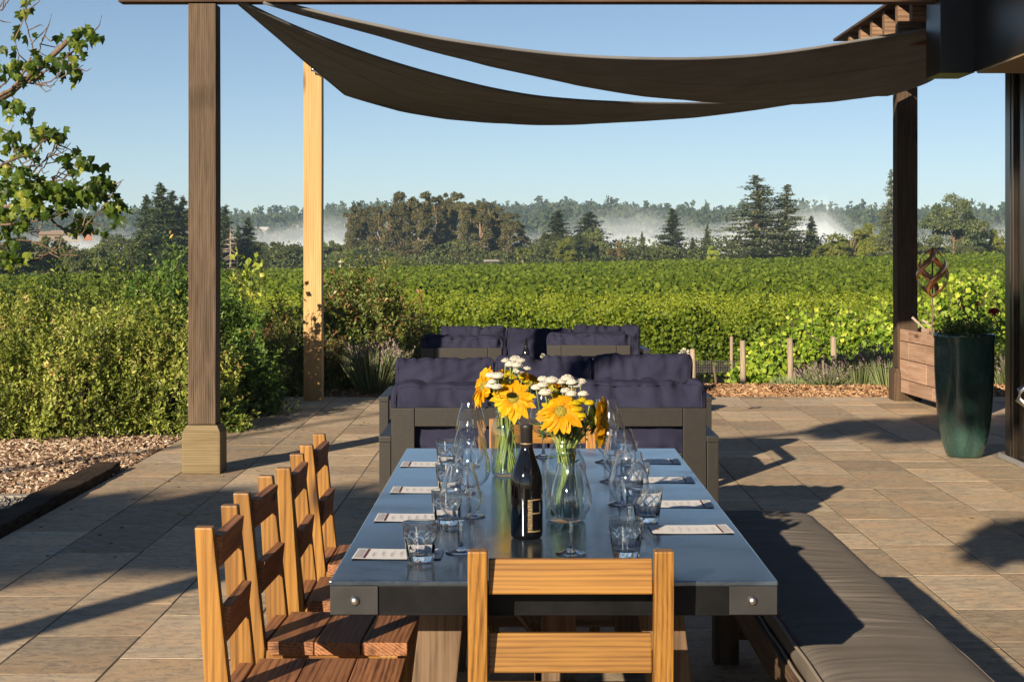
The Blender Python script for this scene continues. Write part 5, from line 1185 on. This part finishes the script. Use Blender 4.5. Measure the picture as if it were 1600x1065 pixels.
# ------------------------------------------------------------------ jars with flowers
def jar(loc, label, sc=(1, 1, 1)):
    root = thing('mason_jar', label, 'glass jar', loc); root.scale = sc
    out = [(0, .001), (.048, .001), (.055, .006), (.0575, .016), (.0578, .05), (.0575, .13), (.056, .155), (.051, .172), (.0435, .185), (.040, .192), (.0400, .200), (.0425, .202), (.0425, .206), (.040, .208), (.040, .216), (.0420, .218), (.0415, .224), (.0385, .2255)]
    inn = [(.0375, .218), (.0375, .19), (.046, .178), (.053, .155), (.0545, .13), (.0548, .02), (.050, .008), (0, .006)]
    bm = bmesh.new(); add_lathe(bm, out, 56, fr=lambda a, z: 1 + .004 * math.sin(a * 7 + z * 90) * (z < .17)); bmo('glass_body', bm, G_jar, root, True)
    bm = bmesh.new(); add_lathe(bm, [(0, .007), (.050, .007), (.0552, .018), (.0560, .05), (.0556, .128), (0, .129)], 48); bmo('water', bm, WATER, root, True); return root
j1 = jar((.122, 4.70, TH), 'nearer glass jar full of flower stems, right of the wine bottle'); j2 = jar((-.051, 5.64, TH), 'farther glass jar full of flower stems, left of the wine bottle', (.86, .86, 1.03))
petal_m = leafmat('sunflower_petal', [(0, (.50, .20, .003)), (.5, (.70, .36, .005)), (1, (.82, .52, .02))], .3, .55, .2); disc_m = NT('sunflower_disc'); dn = disc_m.noise(disc_m.co(rnd_off=False), 260, 3); disc_m.set(disc_m.ramp(dn, [(.35, (.10, .09, .01)), (.65, (.42, .34, .03))]), .9); disc_m.bump(dn, .8, .004)
stem_m = NT('stem_green'); sn = stem_m.noise(stem_m.co((20, 20, 4), rnd_off=False), 3, 3); stem_m.set(stem_m.ramp(sn, [(.3, (.14, .22, .045)), (.7, (.36, .44, .13))]), .5); white_m = leafmat('white_floret', [(0, (.60, .58, .50)), (1, (.88, .87, .82))], .2, .7, .1); yel_m = leafmat('yellow_floret', [(0, (.50, .38, .01)), (1, (.85, .68, .03))], .2, .7, .1)
L_flw = leafmat('flower_leaf', [(0, (.03, .07, .02)), (1, (.10, .18, .04))], .25, .5, .3)
def frame(n):
    n = Vector(n).normalized(); u = n.cross(Vector((0, 0, 1))); u = u.normalized() if u.length > .01 else Vector((1, 0, 0)); return u, n.cross(u).normalized(), n
def sunflower(c, nrm, R_, jarp, label, seed, cup=.25, droop=0):
    g = np.random.default_rng(seed); c = Vector(c); u, v, n = frame(nrm); root = thing('sunflower', label, 'sunflower', c, group='sunflowers in the jars')
    V = []; F = []; T = []
    for lay, (cnt, rr, lift) in enumerate(((19, 1.0, 0), (17, .88, .12), (10, .62, .3))):
        for k in range(cnt):
            a = 2 * math.pi * (k + .5 * lay) / cnt + g.normal(0, .08); L = R_ * rr * g.uniform(.82, 1.12); w = L * g.uniform(.16, .24); cu_ = cup + lift + g.normal(0, .13); tw = g.normal(0, .35); tt = g.random(); b0 = len(V)
            d = u * math.cos(a) + v * math.sin(a); s = (-u * math.sin(a) + v * math.cos(a)); s = (s * math.cos(tw) + n * math.sin(tw)); r0 = R_ * .26
            for (f, wf) in ((0, .45), (.3, .95), (.6, 1.0), (.85, .55), (1.0, .04)):
                bend = cu_ * f - (.55 + droop) * cu_ * f * f * 1.6; p = d * (r0 + (L - r0) * f * math.cos(bend * .6)) + n * (math.sin(bend) * L * .5 * (1 if f < 1.1 else 1)) + n * .004 * lay
                p += Vector((0, 0, -1)) * f * f * .006 * g.uniform(.3, 1.6)
                for q in (-1, 0, 1): V.append(p + s * (w * wf * q) - n * (abs(q) * -.10 * w)); T.append(min(1, max(0, tt * .6 + .35 * f + g.normal(0, .05))))
            for i in range(4):
                for q in (0, 1): e = b0 + i * 3 + q; F.append((e, e + 1, e + 4, e + 3))
    pydata('petals', [tuple(x) for x in V], F, petal_m, root, True, tint=T)
    bm = bmesh.new(); prof = [(0, .012), (R_ * .12, .012), (R_ * .22, .010), (R_ * .30, .003), (R_ * .31, -.006), (R_ * .16, -.018), (0, -.022)]; add_lathe(bm, prof, 28); Mx = Matrix((u, v, n)).transposed()
    for x in bm.verts: x.co = Mx @ (x.co * 1.0); 
    bmesh.ops.recalc_face_normals(bm, faces=bm.faces); bmo('flower_disc', bm, disc_m.m, root, True)
    m = 26; P = np.array([tuple(-n * .012 + (u * math.cos(k) + v * math.sin(k)) * R_ * .15) for k in range(m)]); D = np.array([tuple(u * math.cos(k) + v * math.sin(k) - n * .35) for k in range(m)]); V, F = leaves(P, D, np.tile(np.array(n), (m, 1)), np.full(m, R_ * .55), np.full(m, R_ * .2)); pydata('sepals', V, F, L_flw, root, tint=np.repeat(g.random(m), 4))
    jp = Vector(jarp); neck = Vector((jp.x + g.uniform(-.02, .02), jp.y + g.uniform(-.02, .02), jp.z + .215)) - c; bot = Vector((jp.x + g.uniform(-.035, .035), jp.y + g.uniform(-.035, .035), jp.z + .02)) - c; m1 = -n * .035 + Vector((0, 0, -.015))
    bm = bmesh.new(); pts = curve3([tuple(-n * .012), tuple(m1), tuple(neck), tuple(bot)], 16); add_tube(bm, pts, .0042, 8); bmo('stem', bm, stem_m.m, root, True)
def button(c, r, jarp, label, seed, mat, grp, nheads=1):
    g = np.random.default_rng(seed); c = Vector(c); root = thing('button_flower' if mat is white_m else 'yarrow_flower', label, 'flower', c, group=grp)
    jp = Vector(jarp); neck = Vector((jp.x + g.uniform(-.028, .028), jp.y + g.uniform(-.028, .028), jp.z + .21)) - c; bot = Vector((jp.x + g.uniform(-.045, .045), jp.y + g.uniform(-.045, .045), jp.z + .015)) - c
    bm = bmesh.new(); add_tube(bm, curve3([(0, 0, -r * .3), tuple(neck * .45 + Vector((c.x - jp.x, 0, 0)) * .15), tuple(neck), tuple(bot)], 14), .0017, 6); bmo('stem', bm, stem_m.m, root, True)
    P = []; D = []; N = []
    n = 130; dd = rvec(g, n); dd[:, 2] = np.abs(dd[:, 2]) * .9 - .1; P = dd * [r * .8, r * .8, r * .62]; V, F = leaves(P, dd + rvec(g, n) * .5, rvec(g, n) + [0, 0, 1], np.full(n, r * .22), np.full(n, r * .18)); 
    pydata('flower_head', V, F, mat, root, tint=np.repeat(g.random(n), 4))
    bm = bmesh.new(); add_lathe(bm, [(0, r * .55), (r * .45, r * .5), (r * .8, r * .28), (r * .95, 0), (r * .8, -r * .2), (r * .4, -r * .34), (0, -r * .36)], 14); bmo('head_core', bm, mat, root, True)
def fl(px, py, d): return atd(px, py, d)
J1 = (.122, 4.70, TH); J2 = (-.051, 5.64, TH)
sunflower(fl(802, 622, 5.52), (-.05, -1, .35), .071, J2, 'full sunflower facing the camera in the left jar', 1, .3, .4)
sunflower(fl(757, 604, 5.60), (-1, -.45, .35), .068, J2, 'sunflower turned to the left in the left jar', 2, .5)
sunflower(fl(776, 590, 5.72), (-.3, .5, 1), .060, J2, 'sunflower seen edge-on at the back of the left jar', 3, .7)
sunflower(fl(831, 597, 5.72), (.5, .4, .8), .060, J2, 'sunflower at the back right of the left jar', 4, .7)
sunflower(fl(876, 644, 4.60), (-.05, -1, .62), .064, J1, 'full sunflower facing the camera in the right jar', 5, .5, .3)
sunflower(fl(938, 655, 4.66), (1, -.25, -.02), .074, J1, 'drooping sunflower turned right in the right jar', 6, .35)
sunflower(fl(866, 606, 4.85), (.1, .3, 1), .055, J1, 'sunflower behind the white buttons of the right jar', 7, .7)
wl = [(790, 564, 5.6), (797, 570, 5.55), (805, 562, 5.62), (814, 564, 5.58), (808, 571, 5.5), (812, 580, 5.55), (823, 577, 5.6), (767, 587, 5.5), (778, 588, 5.48), (769, 597, 5.45), (776, 605, 5.42), (768, 603, 5.5)]
for i, (x, y, d) in enumerate(wl): button(fl(x, y, d), .016 + .003 * (i % 3), J2, ORD[i] + ' white button flower from the top left in the left jar', 30 + i, white_m, 'white button flowers in the left jar')
wr = [(848, 593, 4.7), (862, 595, 4.68), (848, 602, 4.6), (838, 606, 4.62), (886, 592, 4.75), (893, 598, 4.7), (877, 597, 4.8), (899, 602, 4.72), (884, 611, 4.65), (908, 597, 4.8), (852, 614, 4.6), (911, 616, 4.66), (893, 616, 4.6)]
for i, (x, y, d) in enumerate(wr): button(fl(x, y, d), .016 + .004 * (i % 3 == 1), J1, ORD[i] + ' white button flower from the top left in the right jar', 50 + i, white_m, 'white button flowers in the right jar')
yl = [(787, 588, 5.6, J2), (795, 585, 5.62, J2), (802, 590, 5.58, J2), (789, 597, 5.55, J2), (815, 590, 5.6, J2), (822, 596, 5.6, J2), (864, 616, 4.68, J1), (900, 630, 4.6, J1), (909, 626, 4.62, J1), (921, 630, 4.6, J1), (908, 650, 4.6, J1), (903, 640, 4.6, J1)]
for i, (x, y, d, J) in enumerate(yl): button(fl(x, y, d), .015, J, ORD[i % 6] + ' small yellow flower cluster from the left in the ' + ('left' if J is J2 else 'right') + ' jar', 70 + i, yel_m, 'small yellow flower clusters')
for J, lb, sd, s in ((J1, 'green leaves and cut stems packed in the nearer jar', 5, 1), (J2, 'green leaves and cut stems packed in the farther jar', 6, .86)):
    g = np.random.default_rng(sd); root = thing('greenery', lb, 'foliage', J); segs = []
    for k in range(26):
        a = g.uniform(0, 6.28); r0 = .04 * s * g.random() ** .5; r1 = .028 * s * g.random() ** .5; r2 = .075 * s * g.random() ** .5
        segs.append(([(r0 * math.cos(a + 2), r0 * math.sin(a + 2), .012), (r1 * math.cos(a), r1 * math.sin(a), .2), (r2 * math.cos(a), r2 * math.sin(a), .25 + .05 * g.random())], [.0022] * 3))
    twigs_mesh('stems', segs, stem_m.m, root, 6); n = 150; th = g.uniform(0, 6.28, n); rr = .07 * s * g.random(n) ** .5; P = np.stack([rr * np.cos(th), rr * np.sin(th), .225 + .07 * g.random(n)], 1); P[:14, 2] = .15 + .05 * g.random(14); P[:14, :2] *= .4
    V, F = leaves(P, P * [3, 3, 0] + [0, 0, .25] + rvec(g, n) * .5, rvec(g, n), g.uniform(.02, .045, n), g.uniform(.006, .014, n)); pydata('leaves', V, F, L_flw, root, tint=np.repeat(g.random(n), 4))
# white flowers on the coffee table
for i, (px, py) in enumerate(((880, 551), (903, 551), (896, 556), (770, 548), (1069, 552), (848, 556))):
    g = np.random.default_rng(99 + i); d = 15.0 if i < 4 or i == 5 else 14.6; c = atd(px, py, d); root = thing('white_flower', ['pale flower head left of a pair behind the middle sofa', 'pale flower head right of a pair behind the middle sofa', 'small white bud between the pale flower pair behind the middle sofa', 'white flower head behind the middle sofa at left, near the dark bottle', 'pinkish white flower head at the right end of the back seating', 'tiny white buds beside the dark bottle behind the middle sofa'][i], 'flower', c)
    r = (.04, .038, .02, .03, .04, .02)[i]; n = 90; dd = rvec(g, n); V, F = leaves(dd * r * .7, dd, rvec(g, n), np.full(n, r * .6), np.full(n, r * .4)); pydata('flower_head', V, F, white_m, root, tint=np.repeat(g.random(n), 4)); bm = bmesh.new(); add_tube(bm, [(0, 0, 0), (.01, .02, -(c.z - .44))], .004, 5); bmo('stem', bm, stem_m.m, root)
# ------------------------------------------------------------------ the broad-leaved tree at the left edge
def maple_leaf(P, D, N, S):
    """palmate five-lobed leaves as fans: returns V,F(tris)"""
    out = np.array([(0, 0), (.22, -.05), (.50, .02), (.40, .26), (.56, .50), (.30, .55), (.16, .72), (0, 1.0), (-.16, .72), (-.30, .55), (-.56, .50), (-.40, .26), (-.50, .02), (-.22, -.05)])
    D = D / np.linalg.norm(D, axis=1, keepdims=True); X = np.cross(D, N); X /= np.linalg.norm(X, axis=1, keepdims=True); N2 = np.cross(X, D); n = len(P); m = len(out)
    V = np.empty((n, m + 1, 3)); V[:, 0] = P + D * (S * .38)[:, None]
    for k, (a, b) in enumerate(out): V[:, k + 1] = P + X * (S * a)[:, None] + D * (S * b)[:, None] - N2 * (S * (1.0 * a * a + .38 * b * b - .03))[:, None]
    F = []; base = np.arange(n)[:, None] * (m + 1)
    for k in range(m): F.append(base + np.array([0, 1 + k, 1 + (k + 1) % m]))
    return V.reshape(-1, 3), np.concatenate(F), m + 1
def left_tree():
    g = np.random.default_rng(123); D0 = 15.6; root = thing('broadleaf_tree', 'sparse tree with drooping lobed green leaves reaching in from the left edge', 'tree', (0, 0, 0))
    def q(px, py, dd=0): return atd(px, py, D0 + dd)
    limbs = [([(-520, 640), (-420, 420), (-300, 290), (-160, 230), (-40, 175), (10, 150), (60, 108), (110, 60)], .05), ([(-300, 290), (-120, 190), (-10, 155), (30, 125), (48, 90)], .022),
             ([(-160, 230), (-40, 170), (40, 130), (100, 92), (125, 72), (140, 60)], .012), ([(40, 130), (75, 128), (105, 115), (130, 102)], .007), ([(-10, 150), (30, 90), (20, 50)], .006), ([(50, 110), (62, 75), (70, 55)], .005), ([(60, 108), (42, 40), (37, 12)], .005), ([(-60, 60), (-10, 25), (12, 5)], .008), ([(-40, 175), (5, 205), (45, 260), (60, 235)], .008),
             ([(-420, 420), (-250, 350), (-80, 300), (10, 255), (45, 240), (75, 215), (92, 225)], .02), ([(45, 275), (70, 250), (85, 232), (92, 224)], .006), ([(40, 285), (80, 283), (100, 278), (115, 258), (128, 262)], .006), ([(80, 283), (95, 265), (110, 245)], .005), ([(-250, 350), (-60, 330), (30, 318), (75, 300), (110, 305), (150, 290), (168, 280)], .016), ([(75, 340), (110, 362), (135, 350), (160, 325), (172, 305)], .008), ([(-100, 345), (0, 350), (75, 340), (100, 320)], .010),
             ([(0, 250), (30, 262), (55, 255)], .006), ([(-60, 395), (0, 382), (40, 375), (90, 395), (105, 400)], .007), ([(0, 405), (35, 408), (70, 398), (100, 385)], .006), ([(10, 345), (40, 360), (60, 370)], .006), ([(45, 280), (68, 262), (80, 240), (92, 222)], .005)]
    segs = []
    for pts, r in limbs:
        P = [q(x, y, g.uniform(-.25, .25)) for x, y in pts]; P = curve3([tuple(p) for p in P], len(pts) * 4)
        for k in range(1, len(P) - 1): P[k] += g.normal(0, .006, 3)
        r *= 1.6; segs.append((P, np.linspace(r, max(.0032, r * .3), len(P))))
        for k in range(4, len(P), 2):   # side twigs
            if r > .03 and k < 16: continue
            a = P[k]; b = a + np.array([g.uniform(.02, .14), g.normal(0, .05), g.uniform(.0, .16) * g.choice([-.5, 1])]); c = b + np.array([g.uniform(0, .07), 0, g.uniform(-.02, .09)]); segs.append(([a, b, c], [.007, .005, .003]))
    trunk = [q(-520, 640), q(-540, 760, 0)]; segs.append(([Vector((-7.9, 15.6, -.05)), Vector((-7.8, 15.6, .8)), q(-420, 420)], [.14, .11, .06]))
    bm = bmesh.new()
    for pts, rad in segs: add_tube(bm, pts, rad, 6, cap=False)
    bmo('trunk', bm, M['bark'], root, True)
    cl = [(35, 6, 6), (32, 52, 5), (12, 80, 6), (45, 85, 4), (62, 92, 5), (85, 97, 5), (105, 95, 5), (122, 60, 8), (112, 62, 5), (142, 50, 8), (148, 56, 5), (8, 108, 8), (25, 118, 8), (48, 100, 5), (22, 165, 11), (32, 172, 8), (5, 210, 8), (12, 222, 7), (60, 205, 9), (72, 200, 8), (84, 204, 7), (35, 232, 9), (45, 230, 6), (12, 262, 16), (30, 270, 14), (5, 290, 14), (65, 285, 14), (75, 290, 12), (50, 300, 14), (20, 310, 14), (85, 305, 12), (100, 310, 10), (112, 240, 8), (134, 252, 10), (142, 258, 7), (120, 302, 11), (130, 312, 10), (145, 305, 8), (150, 285, 10), (165, 285, 9), (158, 292, 9), (170, 315, 11), (182, 320, 10), (176, 328, 8), (115, 340, 7), (130, 345, 7), (60, 325, 12), (80, 322, 10), (30, 340, 12), (8, 345, 12), (10, 375, 10), (5, 395, 9), (22, 400, 11), (30, 408, 8), (113, 290, 8), (95, 295, 8), (128, 365, 2), (45, 318, 12), (0, 325, 16), (18, 285, 14), (122, 80, 6), (92, 110, 6), (115, 108, 7), (60, 110, 4)]
    P = []
    for (x, y, n) in cl:
        c = q(x, y, g.uniform(-.35, .35))
        for k in range(int(n * 1.05) + 1): P.append(np.array(c) + g.normal(0, 1, 3) * [.056, .09, .046])
    for k in range(160):   # unseen rest of the crown
        P.append(np.array(q(g.uniform(-460, -260), g.uniform(60, 330), g.uniform(-.8, .4))))
    P = np.array(P); n = len(P); D = g.normal(0, .45, (n, 3)) + [.1, 0, -1.0]; N = rvec(g, n) * .8 + [0.1, -.8, .5]; S = g.uniform(.055, .115, n)
    V, F, k = maple_leaf(P, D, N, S); pydata('foliage', V, F, L_tree, root, tint=np.repeat(g.random(n), k))
L_tree = leafmat('lobed_leaf', [(0, (.03, .065, .008)), (.5, (.075, .135, .014)), (.85, (.17, .24, .03)), (1, (.34, .36, .05))], .42, .42, .4)
left_tree()
# ------------------------------------------------------------------ unseen trees behind the camera, some added only for their shade
def shade_tree(name, x, y, h, cr, off, label, seed, n=2600, leaf=.22, bk=1.0):
    g = np.random.default_rng(seed); root = thing(name, label, 'tree', (x, y, -.06)); P = []
    for (cx, cy, cz_, r) in cr:
        d = rvec(g, n // len(cr)); P.append(np.array([cx, cy, cz_]) + d * (r * g.random(len(d)) ** .4)[:, None])
    P = np.concatenate(P); m = len(P); V, F = leaves(P, rvec(g, m), rvec(g, m), g.uniform(.6, 1.3, m) * leaf, g.uniform(.5, 1, m) * leaf); pydata('crown', V, F, L_oak, root, tint=np.repeat(g.random(m), 4))
    ox, oy = off; twigs_mesh('trunk', [([(ox, oy, 0), (ox, oy, h * .5), (ox, oy, h * .92), (ox * .4, oy * .4, h * .99), cr[0][:3]], [.13, .11, .09 * bk, .06 * bk, .03 * bk])] + [([cr[0][:3], c[:3]], [.03, .02]) for c in cr[1:]], M['bark'], root, 8)
LX, LY = math.sin(R(SUN_AZ)) / math.tan(R(SUN_EL)), math.cos(R(SUN_AZ)) / math.tan(R(SUN_EL))
def caster(gx, gy, z): return gx - LX * z, gy - LY * z
# crown whose soft shadow lies over the paving between the base block and the left chairs
x, y = caster(-1.75, 9.3, 6.0); shade_tree('shade_tree', x, y, 6, [(0, 0, 6.0, .55), (.65, .0, 6.0, .42), (-.6, .1, 5.95, .5), (-1.2, 0, 6.0, .4)], (0, 0), 'tree standing behind the camera at left', 601)
x, y = caster(2.65, 9.0, 3.4); shade_tree('shade_tree', x, y, 3.4, [(0, 0, 3.4, .2), (.4, .1, 3.4, .28), (.9, 0, 3.3, .3)], (4.2, 0), 'small tree standing behind the camera at right', 602, 1500, .14)
x, y = caster(3.5, 14.6, 5.2); shade_tree('shade_tree', x, y, 5.2, [(0, 0, 5.2, .35), (.6, 0, 5.2, .4), (-.5, .2, 5.1, .2), (1.2, .2, 5.0, .5)], (-1.45, 0), 'spreading tree added out of view for its shade around the planter', 603, 2200, .18)  # added crown, casts the shade an overhead trellis would throw by the pot
x, y = -5.2, -4.75; shade_tree('shade_tree', x, y, 9.2, [(0, 0, 9.0, .5), (.7, .3, 9.1, .5), (1.3, .5, 9.1, .5), (0, 0, 9.8, .5), (.8, .2, 9.9, .45)], (-6.5, 0), 'tallest tree, added out of view to shade the metal roof box', 604, 3400, .18, .3)  # added only for shade: keeps the sun off the roof box front
# ------------------------------------------------------------------ air: haze and a low fog bank
def volbox(name, c, s, col, dens, ani=0.0):
    bm = bmesh.new(); add_box(bm, c, s); m = bpy.data.materials.new(name + '_air'); m.use_nodes = True; nt = m.node_tree; nt.nodes.remove(nt.nodes['Principled BSDF'])
    pv = nt.nodes.new('ShaderNodeVolumePrincipled'); pv.inputs['Color'].default_value = (*col, 1); pv.inputs['Density'].default_value = dens; pv.inputs['Anisotropy'].default_value = ani; nt.links.new(pv.outputs[0], nt.nodes['Material Output'].inputs['Volume'])
    return tag(bmo(name, bm, m), kind='stuff')
def fogbank(lv, dens, seed):
    m = bpy.data.materials.new('fog_air'); m.use_nodes = True; nt = m.node_tree; nt.nodes.remove(nt.nodes['Principled BSDF'])
    pv = nt.nodes.new('ShaderNodeVolumePrincipled'); pv.inputs['Color'].default_value = (.80, .90, 1, 1); pv.inputs['Density'].default_value = dens; pv.inputs['Anisotropy'].default_value = -.35; nt.links.new(pv.outputs[0], nt.nodes['Material Output'].inputs['Volume'])
    bm = bmesh.new(); nx, ny = 220, 22; ys = np.linspace(620, 1180, ny); us = np.linspace(-1, 1, nx); grid = []
    for j, y in enumerate(ys):
        row = []
        for u in us:
            x = u * y * .36; e = max(0, 1 - abs((j / (ny - 1) - .5) * 2) ** 2.2); px = PX0 + x / y * FPX
            hh = np.interp(px, [-100, 150, 250, 400, 520, 700, 830, 930, 1010, 1100, 1200, 1290, 1330, 1400, 1500, 1600], [12, 13, 14, 15, 20, 13, 12, 20, 23, 17, 24, 29, 15, 11, 14, 16])
            s = seed * 7.7
            z = -7 + ((hh + 7) * lv + 7 * noise.noise(Vector((x / 38 + s, y / 120, s))) + 4.5 * noise.noise(Vector((x / 13, y / 50, 2 + s))) + 2.5 * noise.noise(Vector((x / 5, y / 30, 4 + s)))) * e ** .7
            row.append((x, y, max(z, -6.9)))
        grid.append(row)
    A = [[bm.verts.new(p) for p in r] for r in grid]; B = [[bm.verts.new((p[0], p[1], -7.2)) for p in r] for r in grid]
    for j in range(ny - 1):
        for i in range(nx - 1): bm.faces.new((A[j][i], A[j][i + 1], A[j + 1][i + 1], A[j + 1][i])); bm.faces.new((B[j][i], B[j + 1][i], B[j + 1][i + 1], B[j][i + 1]))
    for i in range(nx - 1): bm.faces.new((A[0][i], B[0][i], B[0][i + 1], A[0][i + 1])); bm.faces.new((A[-1][i], A[-1][i + 1], B[-1][i + 1], B[-1][i]))
    for j in range(ny - 1): bm.faces.new((A[j][0], A[j + 1][0], B[j + 1][0], B[j][0])); bm.faces.new((A[j][-1], B[j][-1], B[j + 1][-1], A[j + 1][-1]))
    tag(bmo('fog_bank', bm, m), kind='stuff')
for lv_, de_, sd_ in ((.60, .0019, 1), (.84, .0010, 2), (1.02, .0005, 3)): fogbank(lv_, de_, sd_)
volbox('haze', (0, 1560, 30), (3600, 3260, 150), (.52, .75, 1.0), .00015)
